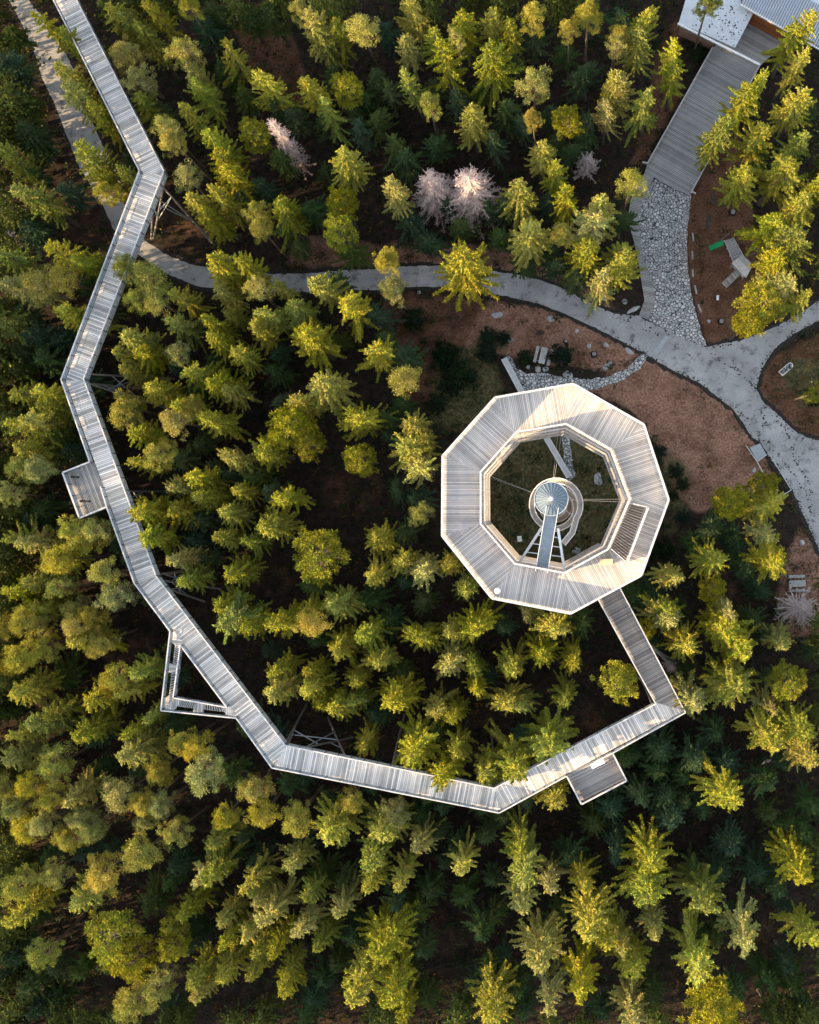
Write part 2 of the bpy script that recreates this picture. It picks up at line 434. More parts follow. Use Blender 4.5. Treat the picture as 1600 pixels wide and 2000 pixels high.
def leafmesh(name, v, tt):
    n = len(v) // 4
    me = bpy.data.meshes.new(name); me.vertices.add(n * 4); me.vertices.foreach_set('co', v.ravel())
    me.loops.add(n * 4); me.loops.foreach_set('vertex_index', np.arange(n * 4, dtype=np.int32))
    me.polygons.add(n); me.polygons.foreach_set('loop_start', np.arange(0, n * 4, 4, dtype=np.int32))
    try: me.polygons.foreach_set('loop_total', np.full(n, 4, np.int32))
    except Exception: pass
    me.update(calc_edges=True)
    a = me.attributes.new('leafvar', 'FLOAT_COLOR', 'POINT')
    a.data.foreach_set('color', np.concatenate([tt, np.ones((n * 4, 1))], 1).astype(np.float32).ravel())
    me.materials.append(M['foliage']); return me


def unit(a): return a / (np.linalg.norm(a, axis=-1, keepdims=True) + 1e-9)


def shade(k=1.0, spread=0.22):
    b = k * rng.uniform(1 - spread, 1 + spread); return np.array([b * rng.uniform(0.9, 1.14), b, b * rng.uniform(0.8, 1.2)])


def tubemesh(name, mb, mat):
    me = bpy.data.meshes.new(name); me.from_pydata(mb.v, [], mb.f); me.materials.append(mat); return me


def spruce(h=18.0, R=1.75, base=0.36, gap=0.42, droop=0.35, twig=0.42, nb=(5, 8), irr=0.3, wd=0.05, lean=0.25):
    gap *= 1.35; twig *= 0.74; wd *= 0.86
    L = Leaves(); tb = MB(); zb = base * h
    bend = rng.uniform(-lean, lean, 2)
    def axis(z): return np.array([bend[0] * math.sin(z / h * 3), bend[1] * math.sin(z / h * 2.4), z])
    tb.tube([axis(0), axis(h * .3), axis(h * .6), axis(h * .85), axis(h)], [0.21, 0.17, 0.11, 0.05, 0.012], 6)
    z = zb; lob = rng.uniform(0, 6.28, 3); la = rng.uniform(0, irr, 3)
    while z < h - 0.15:
        tq = (z - zb) / (h - zb); L0 = R * (1 - tq) ** 0.66 + 0.12
        if tq < 0.12: L0 *= 0.75
        n = int(rng.integers(nb[0], nb[1])); a0 = rng.uniform(0, 6.28)
        for k in range(n):
            a = a0 + 6.283 * k / n + rng.normal(0, 0.22); zz = z + rng.uniform(-0.2, 0.2)
            fac = 1 + la[0] * math.sin(a + lob[0]) + la[1] * math.sin(2 * a + lob[1]) + la[2] * math.sin(3 * a + lob[2] + zz)
            bl = L0 * fac * rng.uniform(0.6, 1.18)
            if bl < 0.12 or rng.random() < 0.07: continue
            out = np.array([math.cos(a), math.sin(a), 0]); lat = np.array([-out[1], out[0], 0])
            m = max(4, int(bl / 0.066)); s_ = np.linspace(0.12, 1, m)
            up0 = 0.55 * tq - 0.15; dr = droop * (1 - 0.6 * tq) * rng.uniform(0.6, 1.4)
            zc = up0 * s_ * bl - dr * bl * s_ * (1 - 0.45 * s_) * 1.4
            side = rng.normal(0, 0.08) * s_ ** 2 * bl
            pos = axis(zz)[None] + out[None] * (s_ * bl)[:, None] + lat[None] * side[:, None]; pos[:, 2] += zc
            sh = shade(1.0, 0.2)
            tb.tube([axis(zz), pos[m // 2], pos[-1]], [0.035 * (0.4 + bl / R), 0.02, 0.006], 3, False)
            tl_ = (twig * (1 - 0.62 * s_) * rng.uniform(0.55, 1.25, m) * min(1.0, 0.45 + bl * 0.6))
            for sgn in (-1, 1):
                d = unit(out[None] * 0.75 + sgn * lat[None] * rng.uniform(0.55, 1.0, (m, 1)) + np.stack([np.zeros(m), np.zeros(m), rng.uniform(-0.55, 0.12, m)], 1))
                c = pos + d * (tl_ * 0.5)[:, None]
                nn = rng.normal(0, 0.45, (m, 3)) + np.array([0, 0, 1.0]); wv = unit(np.cross(d, nn)) * wd * rng.uniform(0.8, 1.5, (m, 1))
                L.add(c, d * (tl_ * 0.55)[:, None], wv, np.tile(sh, (m, 1)) * rng.uniform(0.8, 1.2, (m, 1)))
            # hanging side sprays and upright needles round the branch
            d = unit(out[None] * 0.4 + rng.normal(0, 0.55, (m, 3)) + np.array([0, 0, -0.45])); q = rng.uniform(0.09, 0.2, (m, 1))
            L.add(pos + d * q * 0.6, d * q, unit(np.cross(d, rng.normal(0, 1, (m, 3)))) * wd * 1.1, np.tile(sh, (m, 1)) * rng.uniform(0.75, 1.15, (m, 1)))
            d = unit(out[None] * 0.7 + rng.normal(0, 0.4, (m, 3)) + np.array([0, 0, 0.55])); q = rng.uniform(0.06, 0.14, (m, 1))
            L.add(pos + d * q * 0.6, d * q, unit(np.cross(d, rng.normal(0, 1, (m, 3)))) * wd, np.tile(sh, (m, 1)) * rng.uniform(0.9, 1.25, (m, 1)))
        z += gap * (1.15 - 0.55 * tq) * rng.uniform(0.8, 1.2)
    d = unit(rng.normal(0, 0.5, (30, 3)) + np.array([0, 0, 0.8])); zt = h - rng.uniform(0, 0.9, (30, 1))
    L.add(np.array([axis(float(q)) for q in zt[:, 0]]) + d * 0.1, d * 0.13, unit(np.cross(d, rng.normal(0, 1, (30, 3)))) * wd * 0.8, np.tile(shade(1.1), (30, 1)))
    return tubemesh('spruce_trunk', tb, M['bark']), L.mesh('spruce_crown'), h, R, L


def puffy(h=18.0, R=1.7, depth=3.5, npuff=115, per=84, prad=0.42, leaf=0.09, wd=0.026, bark='pine_bark', low=0.5, flat=0.5):
    L = Leaves(); tb = MB(); zc = h - depth
    bend = rng.uniform(-0.35, 0.35, 2)
    def axis(z): return np.array([bend[0] * math.sin(z / h * 2.6), bend[1] * math.sin(z / h * 2.2), z])
    tb.tube([axis(0), axis(h * .35), axis(h * .65), axis(h * .85), axis(h - 0.4)], [0.2, 0.165, 0.12, 0.07, 0.02], 6)
    lob = rng.uniform(0, 6.28, 4); la = rng.uniform(0.04, 0.2, 4)
    for i in range(npuff):
        a = rng.uniform(0, 6.283); u = 1.0 - (1 + low) * rng.random() ** 1.35
        rr = math.sqrt(max(0.02, 1 - abs(u) ** 2.2)) * rng.uniform(0.2, 1.0) ** 0.6
        lump = 1 + la[0] * math.sin(2 * a + lob[0]) + la[1] * math.sin(3 * a + lob[1] + 2 * u) + la[2] * math.sin(5 * a + lob[2])
        zz = zc + u * depth * rng.uniform(0.88, 1.02); ax = axis(zz)
        c = np.array([ax[0] + math.cos(a) * rr * R * lump, ax[1] + math.sin(a) * rr * R * lump, zz])
        root = axis(max(zc - depth * low * 1.1, zz - 0.7 - rr * 0.5)); mid = (root + c) / 2; mid[2] += 0.1
        if rr > 0.2: tb.tube([root, mid, c], [0.04, 0.025, 0.008], 3, False)
        pr = prad * rng.uniform(0.7, 1.3)
        d = unit(rng.normal(0, 1, (per, 3)) * np.array([1, 1, 0.85]) + np.array([math.cos(a) * rr, math.sin(a) * rr, 0.35]) * 0.55)
        q = pr * rng.uniform(0.25, 1.0, (per, 1)) * np.array([1, 1, flat + 0.3])
        pos = c[None] + d * q; sh = shade(1.0, 0.2)
        ll = leaf * rng.uniform(0.7, 1.35, (per, 1))
        L.add(pos, d * ll, unit(np.cross(d, rng.normal(0, 1, (per, 3)))) * wd * rng.uniform(0.8, 1.4, (per, 1)), np.tile(sh, (per, 1)) * rng.uniform(0.8, 1.2, (per, 1)))
    return tubemesh('trunk', tb, M[bark]), L.mesh('crown'), h, R, L


def bare(h=16.0, R=1.9, mat='dead_wood', base=0.3, gap=0.38, tw=11, th=0.014, rise=0.35):
    tb = MB(); tk = MB(); zb = base * h
    tk.tube([(0, 0, 0), (0.1, 0, h * .5), (0, 0.05, h)], [0.19, 0.12, 0.015], 6); z = zb
    while z < h - 0.1:
        tq = (z - zb) / (h - zb); L0 = R * (1 - tq) ** 0.6 + 0.2; a0 = rng.uniform(0, 6.28); n = int(rng.integers(4, 7))
        for k in range(n):
            a = a0 + 6.28 * k / n + rng.normal(0, 0.3); bl = L0 * rng.uniform(0.55, 1.15)
            o = np.array([math.cos(a), math.sin(a), 0]); p0 = np.array([0.05, 0.02, z + rng.uniform(-.15, .15)])
            pts = [p0 + o * bl * s_ + np.array([0, 0, rise * bl * s_ * s_ + rng.normal(0, .03)]) for s_ in (0, .35, .7, 1)]
            tb.tube(pts, [th * 2.2, th * 1.7, th * 1.2, th * .5], 3, False)
            for j in range(max(3, int(tw * bl / R))):
                s_ = rng.uniform(0.15, 1); p = p0 + o * bl * s_ + np.array([0, 0, rise * bl * s_ * s_]); d = unit(o * 0.7 + rng.normal(0, 0.55, 3)); l_ = rng.uniform(.2, .55) * (1.2 - .6 * s_)
                e = p + d * l_; tb.tube([p, (p + e) / 2 + rng.normal(0, .03, 3), e], [th * 1.1, th * .9, th * .4], 3, False)
                for _ in range(2):
                    d2 = unit(d + rng.normal(0, .6, 3)); p2 = p + d * l_ * rng.uniform(.3, .9); tb.tube([p2, p2 + d2 * l_ * .5], [th * .8, th * .35], 3, False)
        z += gap * rng.uniform(.8, 1.2)
    return tubemesh('bare_trunk', tk, M[mat]), tubemesh('bare_crown', tb, M[mat]), h, R, None


PROTO = {
    's': [spruce(droop=0.30), spruce(gap=0.46, nb=(4, 7), droop=0.45, irr=0.4), spruce(gap=0.36, twig=0.38, nb=(6, 9), droop=0.2), spruce(gap=0.5, nb=(4, 6), twig=0.5, irr=0.45, droop=0.5), spruce(gap=0.40, nb=(5, 8), twig=0.36, irr=0.2, droop=0.15), spruce(gap=0.44, twig=0.45, nb=(5, 7), irr=0.35, droop=0.38), spruce(gap=0.38, nb=(5, 9), twig=0.4, irr=0.5, droop=0.28), spruce(gap=0.55, nb=(4, 6), twig=0.42, irr=0.6, droop=0.4, base=.42), spruce(gap=0.40, nb=(5, 8), twig=0.34, irr=0.5, droop=0.1, base=.34, lean=.5), spruce(gap=0.47, nb=(4, 7), twig=0.5, irr=0.3, droop=0.6, lean=.4)],
    'p': [puffy(), puffy(depth=2.6, npuff=95, irr=0) if False else puffy(depth=2.6, npuff=95), puffy(depth=3.8, npuff=100, prad=0.38), puffy(depth=3.0, npuff=75, prad=0.5), puffy(depth=3.4, npuff=80, prad=0.45)],
    'f': [puffy(R=1.9, depth=3.6, npuff=120, per=62, prad=0.36, leaf=0.10, wd=0.036, bark='bark', low=0.9), puffy(R=1.9, depth=3.0, npuff=130, per=62, prad=0.33, leaf=0.10, wd=0.036, bark='bark', low=0.9), puffy(R=1.9, depth=4.2, npuff=140, per=60, prad=0.34, leaf=0.10, wd=0.036, bark='bark', low=0.9)],
    'd': [bare(base=.12, tw=20, th=.016, gap=.38, rise=.15), bare(R=1.8, gap=0.34, base=.15, tw=20, th=.016, rise=.25)],
    'b': [bare(h=9, R=2.0, mat='grey_twig', base=0.15, gap=0.42, rise=0.9, tw=12, th=.03), bare(h=10, R=1.9, mat='grey_twig', base=0.2, gap=0.36, rise=0.7, tw=13, th=.045)],
    'u': [puffy(h=2.0, R=1.3, depth=1.0, npuff=60, per=34, prad=0.34, leaf=0.13, wd=0.05, bark='bark', low=0.9)],
}
TREES = {
 's': """82,25,28 115,60,27 105,125,30 132,165,32 165,210,28 145,280,28 162,305,30 180,345,25 232,332,22 12,305,28 30,365,30 60,380,28 205,15,30 240,40,30 270,60,25 285,10,28 275,190,30
 370,130,30 385,178,30 365,205,26 385,385,30 437,80,34 605,28,34 620,65,30 650,40,24 795,15,35 790,72,28 508,155,34 600,150,30 630,200,26 420,258,30 425,300,32 440,340,34 410,370,30 670,290,35 760,362,31 540,392,28
 800,140,24 840,55,28 862,98,38 905,20,32 965,20,30 952,85,45 985,50,28 1055,280,28 1025,368,38 1195,155,30 1190,200,24 920,220,32 1080,320,26 1112,365,30 1165,388,38 1265,20,32 1255,55,28 1205,150,32 1275,175,32 1320,90,28 1325,135,26
 1590,20,30 1555,60,30 1565,95,26 1566,165,36 1462,180,38 1500,140,28 1418,225,32 1492,240,36 1535,322,46 1582,260,30 1450,330,35 1595,345,28 10,500,32 20,540,34 105,490,34 150,500,30 110,600,34 140,622,24
 25,765,28 60,772,32 90,790,28 330,620,30 332,570,26 250,665,34 225,690,28 282,680,28 235,722,28 370,720,32 300,760,32 340,785,28 410,412,28 545,402,30 405,510,34 425,500,26 460,515,28 430,570,26 415,540,26 435,610,20 405,630,26 520,612,28 570,582,33 545,555,20 620,545,33 680,592,37 485,650,32
 600,662,44 635,735,42 410,655,25 450,690,28 420,742,34 450,762,28 575,782,28 720,690,36 690,795,30 908,505,56 1040,440,42 1160,430,44 1150,482,36 1196,500,36 1190,540,30 1212,490,34 1572,395,42 1512,425,38 1572,452,42 1535,498,32 1552,540,40 1582,572,30
 45,805,34 20,832,34 30,872,30 25,1060,34 42,1048,30 90,1092,34 50,1130,32 20,1152,34 30,1186,32 75,1192,28 245,852,28 260,900,24 272,990,36 284,1062,34 375,930,32 330,955,28 345,1012,30 345,1090,26 352,1132,26 395,965,26 405,822,34 445,880,30 510,880,36
 690,825,38 785,880,42 800,832,30 455,960,24 405,960,28 435,1008,28 560,975,30 520,1018,34 480,1056,26 422,1062,24 440,1112,32 425,1178,30 735,1060,34 722,1132,28 655,1178,37 790,1098,28 595,1192,26 818,915,38 815,1102,34 880,1100,26 905,1146,26 815,855,22
 1510,982,38 1512,1042,32 1505,1100,42 1400,1100,36 1330,1142,28 1300,1205,34 1436,1192,30 145,1255,30 162,1272,28 35,1345,34 240,1362,30 262,1332,30 170,1376,34 100,1402,28 50,1422,34 140,1436,34 10,1442,28 20,1482,32 240,1472,38 256,1440,26 290,1402,24 130,1562,32
 418,1216,48 480,1212,28 545,1225,38 715,1235,32 665,1272,34 740,1300,32 775,1370,38 540,1312,26 535,1366,37 610,1346,30 606,1312,22 622,1372,26 655,1388,31 695,1386,26 715,1462,29 690,1332,26 810,1240,36 877,1240,26 932,1236,42 875,1302,35 922,1302,28
 1005,1318,33 980,1366,33 1020,1376,28 1048,1276,35 1095,1235,36 1017,1204,22 1130,1290,28 1110,1364,28 925,1356,24 847,1382,30 897,1406,24 893,1456,36 812,1484,54 872,1526,38 950,1514,41 1012,1502,52 1068,1458,52 1080,1566,38
 1300,1212,36 1350,1266,35 1412,1236,48 1470,1282,38 1540,1260,28 1456,1344,52 1511,1390,27 1512,1452,42 1576,1442,44 1360,1382,42 1592,1502,34 1442,1562,44 140,1772,36 25,1802,36 380,1712,36 365,1782,28 375,1922,32 386,1952,30
 410,1642,30 415,1722,34 475,1726,32 490,1747,22 565,1692,31 650,1642,45 745,1636,42 715,1702,35 605,1762,30 722,1746,28 530,1802,35 475,1826,28 425,1802,26 440,1842,22 495,1772,22 660,1792,28 590,1836,30 540,1862,26 490,1872,24 430,1902,32 500,1916,26 555,1906,20 545,1942,30 625,1852,26 725,1866,52 690,1952,45 756,1946,45 782,1990,30 790,1726,26
 815,1662,30 900,1712,30 1020,1652,33 1022,1712,46 1010,1762,34 1046,1882,50 1085,1736,26 1132,1742,30 1156,1812,45 1190,1852,34 1136,1952,42 1076,1976,38 960,1982,48 1270,1690,46 1275,1765,48 1286,1822,26 1392,1776,44 1246,1902,38 1206,1862,30 1366,1892,48 1456,1862,42 1572,1702,43 1592,1842,34 1240,1990,36""",
 'p': """245,110,38 265,152,35 210,366,27 345,95,34 325,250,30 346,282,30 370,350,32 355,12,28 590,8,26 708,50,37 890,85,20 1040,25,32 1150,52,37 1114,62,24 1202,66,24 1042,166,37 1050,236,22 836,212,27 1206,72,24 1228,362,34 1386,10,28
 65,550,40 125,530,34 280,545,40 258,526,30 310,596,36 270,582,30 345,690,28 240,792,35 492,420,28 512,452,27 750,500,30 768,566,33 500,572,30 786,736,35 1110,450,30 45,920,36 72,910,32 10,962,28 140,1046,34 176,1050,34 125,1092,36 115,1152,26 200,1132,34 220,1168,36 160,1192,32 186,1038,30
 235,816,34 300,880,35 350,820,34 370,800,26 825,1010,27 10,1216,28 45,1212,34 76,1216,30 140,1222,32 170,1206,30 190,1250,34 40,1276,40 76,1262,32 15,1292,30 235,1312,36 220,1334,26 110,1490,42 350,1456,31 388,1452,33 390,1526,46 305,1500,34 290,1556,34 225,1560,40 65,1536,33 100,1562,31 20,1582,26 4,1540,28 280,1596,28 312,1576,30 150,1596,28
 600,1220,36 485,1536,37 510,1582,34 585,1592,38 680,1562,28 762,1592,32 432,1592,30 55,1626,34 82,1620,30 152,1614,31 130,1642,34 190,1616,34 275,1670,46 340,1636,31 200,1706,46 45,1736,40 95,1712,32 260,1962,50 312,1930,38 75,1862,36""",
 'f': """668,170,34 487,266,33 665,395,34 668,442,36 1115,220,32 1496,596,50 1462,628,34 570,840,52 600,862,34 710,895,35 625,1080,58 1430,975,39 1490,946,30 1395,1156,30 1263,1222,23 1552,1330,40 1195,1326,46 215,1830,56 256,1880,48 322,1850,34 330,1800,28 1380,1962,60 1592,762,22""",
 'y': """10,120,34 30,200,34 20,60,30 60,280,30 45,245,32 390,40,30 415,20,30 480,25,28 465,386,24 710,180,30 740,232,30 770,272,30 700,240,28 1042,72,34 1110,102,30 30,420,34 56,440,30 40,612,34 60,652,36 30,682,34 80,702,36 110,670,30 20,720,30 555,440,28 680,480,28 655,550,22 530,720,26 540,690,24 750,660,22
 90,822,34 80,880,34 130,880,30 110,850,28 85,1000,34 60,1012,26 310,1000,26 1350,1072,24 1290,1460,36 1280,1502,34 1300,1552,34 1400,1432,30 1362,1482,34 1420,1492,30 1510,1532,30 560,1540,26 450,1512,26 285,1766,34 45,1932,34 100,1972,34 60,1984,30 160,1902,30 20,1700,30 590,1990,30 632,1922,26 650,1882,26
 840,1746,30 905,1752,30 865,1692,20 860,1582,26 832,1562,22 1552,1932,34 1572,1982,34 1500,1922,34 1482,1702,34 1430,1662,32 15,1870,34 10,1910,30 720,1592,26""",
 'd': """532,240,30 840,352,52 916,348,64""",
 'b': """1145,322,30 1566,1190,46 35,460,20 1310,1300,18""",
 'u': """870,690,30 895,725,28 955,655,20 985,662,14 1025,695,15 1095,695,25 808,622,24 920,735,15 880,752,24 1290,880,14 1318,920,16 1332,945,15 1316,968,11 1302,1070,18 1276,1072,20 1365,105,15 1590,775,20 950,690,22 1335,1010,16 850,790,22""",
}
TINT = {'s': [(0.265, 0.252, 0.030), (0.228, 0.232, 0.034), (0.295, 0.266, 0.034), (0.200, 0.214, 0.036), (0.310, 0.278, 0.056), (0.255, 0.240, 0.026), (0.300, 0.276, 0.070)],
        'p': [(0.305, 0.278, 0.056), (0.270, 0.262, 0.070), (0.315, 0.270, 0.040), (0.245, 0.250, 0.068)],
        'f': [(0.205, 0.198, 0.022), (0.225, 0.208, 0.020)],
        'y': [(0.062, 0.100, 0.036), (0.052, 0.090, 0.038), (0.080, 0.110, 0.034)],  # canopy shade put into the young trees' darker tint
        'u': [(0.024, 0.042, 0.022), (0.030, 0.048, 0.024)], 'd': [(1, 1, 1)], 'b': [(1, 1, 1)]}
WORD = {'s': ('spruce_tree', 'spruce', 'spruce tree', 'spruces growing through the forest'), 'p': ('pine_tree', 'pine', 'pine tree', 'round crowned pines in the forest'),
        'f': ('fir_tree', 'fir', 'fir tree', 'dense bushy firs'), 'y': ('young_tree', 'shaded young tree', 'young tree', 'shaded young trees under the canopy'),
        'd': ('dead_larch', 'bare pinkish dead larch', 'dead tree', None), 'b': ('bare_tree', 'leafless grey twigged tree', 'bare tree', None), 'u': ('dark_bush', 'dark evergreen bush', 'bush', 'dark bushes on the forest floor')}
LM = [("the walkway bend above the V-shaped strut", 295, 335), ("the sharp left walkway bend", 130, 742), ("the square lookout", 165, 957), ("the shallow walkway bend below the square lookout", 285, 1135), ("the triangular play deck", 350, 1340), ("the walkway bend by the steel lattice", 543, 1480), ("the lowest walkway bend", 968, 1563),
      ("the small lookout with the white bench", 1165, 1520), ("the right-angled walkway corner", 1318, 1385), ("the upper right side of the tower deck", 1220, 800), ("the lower left side of the tower deck", 900, 1120), ("the round telescope on the tower deck", 972, 1154), ("the upper left side of the tower deck", 910, 830), ("the pair of pink dead larches", 880, 370), ("the lone dead larch", 568, 285), ("the grey leafless shrub tree", 1145, 322),
      ("the wooden entrance ramp", 1340, 240), ("the white flat roof", 1400, 45), ("the stone paved slope", 1300, 480), ("the playhouse with green slide", 1450, 510), ("the road fork", 1430, 710), ("the fenced pit beside the road", 1500, 900), ("the leafless tree beside the picnic tables", 1565, 1190), ("the walkway's upper end", 150, 40), ("the road beside the walkway", 110, 200), ("the brown clearing inside the walkway loop", 660, 960), ("the small clearing inside the walkway loop", 530, 1130),
      ("the road inside the walkway loop", 620, 550), ("the middle of the upper photo edge", 800, 0), ("the brown leafy gap near the upper edge", 510, 110), ("the lower left photo corner", 0, 2000), ("the left end of the lower photo edge", 320, 2000), ("the left half of the lower edge", 560, 1960), ("the middle of the lower photo edge", 820, 2000), ("the right half of the lower edge", 1150, 1980), ("the lower right photo corner", 1600, 2000), ("the right photo edge below the picnic tables", 1600, 1400), ("the left photo edge below the triangular deck", 0, 1500), ("the left photo edge above the triangular deck", 0, 1220), ("the dark gap below the long walkway straight", 700, 1640), ("the fallen grey log", 1520, 1490), ("the left photo edge beside the sharp bend", 0, 620), ("the upper right photo corner", 1600, 100), ("the leaning tall trunk by the roof", 1360, 70)]
ORD = ['nearest', 'second nearest', 'third nearest', 'fourth nearest', 'fifth nearest', 'sixth nearest', 'seventh nearest', 'eighth nearest', 'ninth nearest', 'tenth nearest', 'eleventh nearest', 'twelfth nearest', 'thirteenth nearest', 'fourteenth nearest', 'fifteenth nearest', 'sixteenth nearest', 'seventeenth nearest', 'eighteenth nearest', 'nineteenth nearest', 'twentieth nearest']

# rail-top outlines of the walkway in photo pixels: (left rail, right rail, deck height)
WALK = [((74, -60), (119, -60), 12.4), ((272, 333), (320, 334), 12.7), ((119, 741), (163, 740), 13.0), ((262, 1139), (305, 1126), 13.3), ((531, 1500), (557, 1456), 13.7), ((975, 1588), (965, 1540), 14.0), ((1339, 1392), (1281, 1375), 14.4), ((1193, 1114), (1151, 1139), 14.6)]
RAILH = 1.25
def W2(pt, z): return P(pt[0], pt[1], z + RAILH)
WC = []
for a, b, z in WALK:
    m_ = (W2(a, z) + W2(b, z)) / 2; WC.append((m_.x, m_.y))
def solid(poly, z): return [tuple(P(x, y, z).xy) for x, y in poly]
KEEP = [solid(ROAD_S, 0), solid(STONES, 0), solid([(1256, 320), (1390, 100), (1480, 125), (1347, 385), (1247, 352)], 0.8), solid([(1320, 45), (1352, -20), (1640, -20), (1530, 70), (1440, 95)], 3), solid([(175, 902), (122, 923), (155, 1012), (208, 990)], 13), solid([(1107, 1516), (1136, 1571), (1224, 1525), (1197, 1472)], 14), solid([(331, 1233), (314, 1388), (462, 1402)], 13.5)]


def clear(x, y, own):
    q = np.array([[x, y]])
    if dist_poly(q, WC, False)[0] < 1.55: return False
    for k in KEEP:
        if inside(q, k)[0] or dist_poly(q, k)[0] < 0.35: return False
    return math.hypot(x - TCX, y - TCY) < 0 or not (5.0 < math.hypot(x - TCX, y - TCY) < 6.3)


TC = sum((P(x, y, 26.1) for x, y in ((863, 890), (966, 775), (1120, 748), (1259, 828), (1308, 976), (1254, 1125), (1115, 1200), (960, 1170), (862, 1047))), Vector()) / 9
TCX, TCY = TC.x, TC.y
recs = []
for typ, txt in TREES.items():
    for q in txt.split():
        x, y, r = map(float, q.split(','))
        if typ == 's': h = 12.0 + r * 0.13 + rnd.uniform(-1.2, 1.6)
        elif typ == 'p': h = 13.8 + r * 0.06 + rnd.uniform(-1.2, 1.4)
        elif typ == 'f': h = 12.0 + r * 0.08 + rnd.uniform(-1, 1)
        elif typ == 'y': h = rnd.uniform(7.5, 11)
        elif typ == 'd': h = {30: 19, 52: 14, 64: 16}[int(r)]
        elif typ == 'b': h = 5.5 + r * 0.03
        else: h = max(1.0, r * 0.075)
        rad = r * (H - h * 0.88) / F
        for k in range(60):                                  # a taller or shorter tree keeps its crown where it is and moves the trunk off decks and roads
            hh = h + (0 if typ in 'ub' else ((k + 1) // 2) * 0.16 * (1 if k % 2 else -1))
            b = P(x, y, hh - {'s': 0.9, 'y': 0.8, 'p': 1.8, 'f': 2.2, 'd': 1.0, 'b': 2.5}.get(typ, .3)); bx, by = (b.x, b.y)
            if clear(bx, by, 0): break
        recs.append(dict(t=typ, px=x, py=y, r=r, h=hh, rad=rad, x=bx, y=by))
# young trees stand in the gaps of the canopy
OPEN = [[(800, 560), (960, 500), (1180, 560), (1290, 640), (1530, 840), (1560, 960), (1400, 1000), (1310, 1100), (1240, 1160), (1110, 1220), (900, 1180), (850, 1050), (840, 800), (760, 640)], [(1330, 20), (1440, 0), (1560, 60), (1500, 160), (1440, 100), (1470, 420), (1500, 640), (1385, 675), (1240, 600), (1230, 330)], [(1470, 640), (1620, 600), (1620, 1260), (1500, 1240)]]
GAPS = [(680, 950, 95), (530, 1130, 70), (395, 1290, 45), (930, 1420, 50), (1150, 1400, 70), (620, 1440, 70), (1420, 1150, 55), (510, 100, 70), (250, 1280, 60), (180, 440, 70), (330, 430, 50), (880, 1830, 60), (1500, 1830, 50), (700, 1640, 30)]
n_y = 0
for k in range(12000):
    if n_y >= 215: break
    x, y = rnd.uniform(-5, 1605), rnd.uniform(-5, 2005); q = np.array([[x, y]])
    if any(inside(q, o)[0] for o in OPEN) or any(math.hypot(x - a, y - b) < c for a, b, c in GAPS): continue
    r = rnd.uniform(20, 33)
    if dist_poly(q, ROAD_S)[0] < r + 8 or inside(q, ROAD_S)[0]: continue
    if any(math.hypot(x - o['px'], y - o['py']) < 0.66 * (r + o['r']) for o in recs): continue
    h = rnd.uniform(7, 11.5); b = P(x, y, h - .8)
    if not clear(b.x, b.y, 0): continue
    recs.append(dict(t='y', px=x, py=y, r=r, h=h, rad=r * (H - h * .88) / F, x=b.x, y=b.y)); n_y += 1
# labels: nearest landmark, side of it, rank of closeness among its kind there
cells = {}
for t_ in recs:
    best = min(LM, key=lambda l: math.hypot(t_['px'] - l[1], t_['py'] - l[2]))
    dx, dy = t_['px'] - best[1], t_['py'] - best[2]
    side = ('to the right of' if dx > 0 else 'to the left of') if abs(dx) > abs(dy) else ('below' if dy > 0 else 'above')
    t_['d'] = math.hypot(dx, dy); cells.setdefault((t_['t'], best[0], side), []).append(t_)
for (ty, lm, side), ts in cells.items():
    ts.sort(key=lambda q: q['d'])
    for i, t_ in enumerate(ts):
        wd = WORD[ty][1]
        big = 'broad' if t_['r'] >= 38 else ('slim' if t_['r'] < 27 else '')
        name = (big + ' ' + wd).strip() if len(ts) == 1 else (ORD[i] + ' ' + wd)
        t_['label'] = name + ' ' + side + ' ' + lm
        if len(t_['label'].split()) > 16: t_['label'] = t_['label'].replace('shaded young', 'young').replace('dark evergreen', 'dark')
FIX = {(532, 240): 'lone pinkish dead larch leaning between green trees', (840, 352): 'smaller and redder dead larch of the pink pair', (916, 348): 'larger and paler dead larch of the pink pair, beside the road spruce',
       (1145, 322): 'grey purple leafless tree among the green spruces', (1566, 1190): 'spreading leafless tree beside the picnic tables', (35, 460): 'small bare shrub among dark trees by the left edge', (1310, 1300): 'thin bare shrub beside the straight walkway below the tower',
       (908, 505): 'large free-standing spruce overhanging the gravel road', (1386, 10): 'tall pine with a bare trunk leaning over the white roof'}
def plant(rec):
    ty = rec['t']; pk = 's' if ty == 'y' else ty
    if 'n' not in rec: pass
    pr = PROTO[pk]; tk, cr, h0, R0, _ = pr[rnd.randrange(len(pr))] if ty not in 'db' else pr[int(rec['px']) % len(pr)]
    nm, _, cat, grp = WORD[ty]
    lab = FIX.get((int(rec['px']), int(rec['py'])), rec['label'])
    sz = rec['h'] / h0; sr = rec['rad'] / R0 * (1.2 if pk == 's' else 0.84 if pk == 'p' else 0.95)
    e = empty(nm, (rec['x'], rec['y'], 0), lab, cat, grp)
    tl = 0.035 if ty in 'spf' else 0; e.rotation_euler = (rnd.uniform(-tl, tl), rnd.uniform(-tl, tl), rnd.uniform(0, 6.28)); e.scale = (sr, sr, sz)
    a = bpy.data.objects.new('trunk', tk); b = bpy.data.objects.new('crown', cr)
    for o in (a, b): SC.collection.objects.link(o); o.parent = e
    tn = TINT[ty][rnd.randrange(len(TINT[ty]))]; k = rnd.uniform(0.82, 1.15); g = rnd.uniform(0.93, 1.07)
    b.color = (tn[0] * k * g * (0.94 if ty in 'sf' else 0.96), tn[1] * k, tn[2] * k * rnd.uniform(0.7, 1.4), 1)


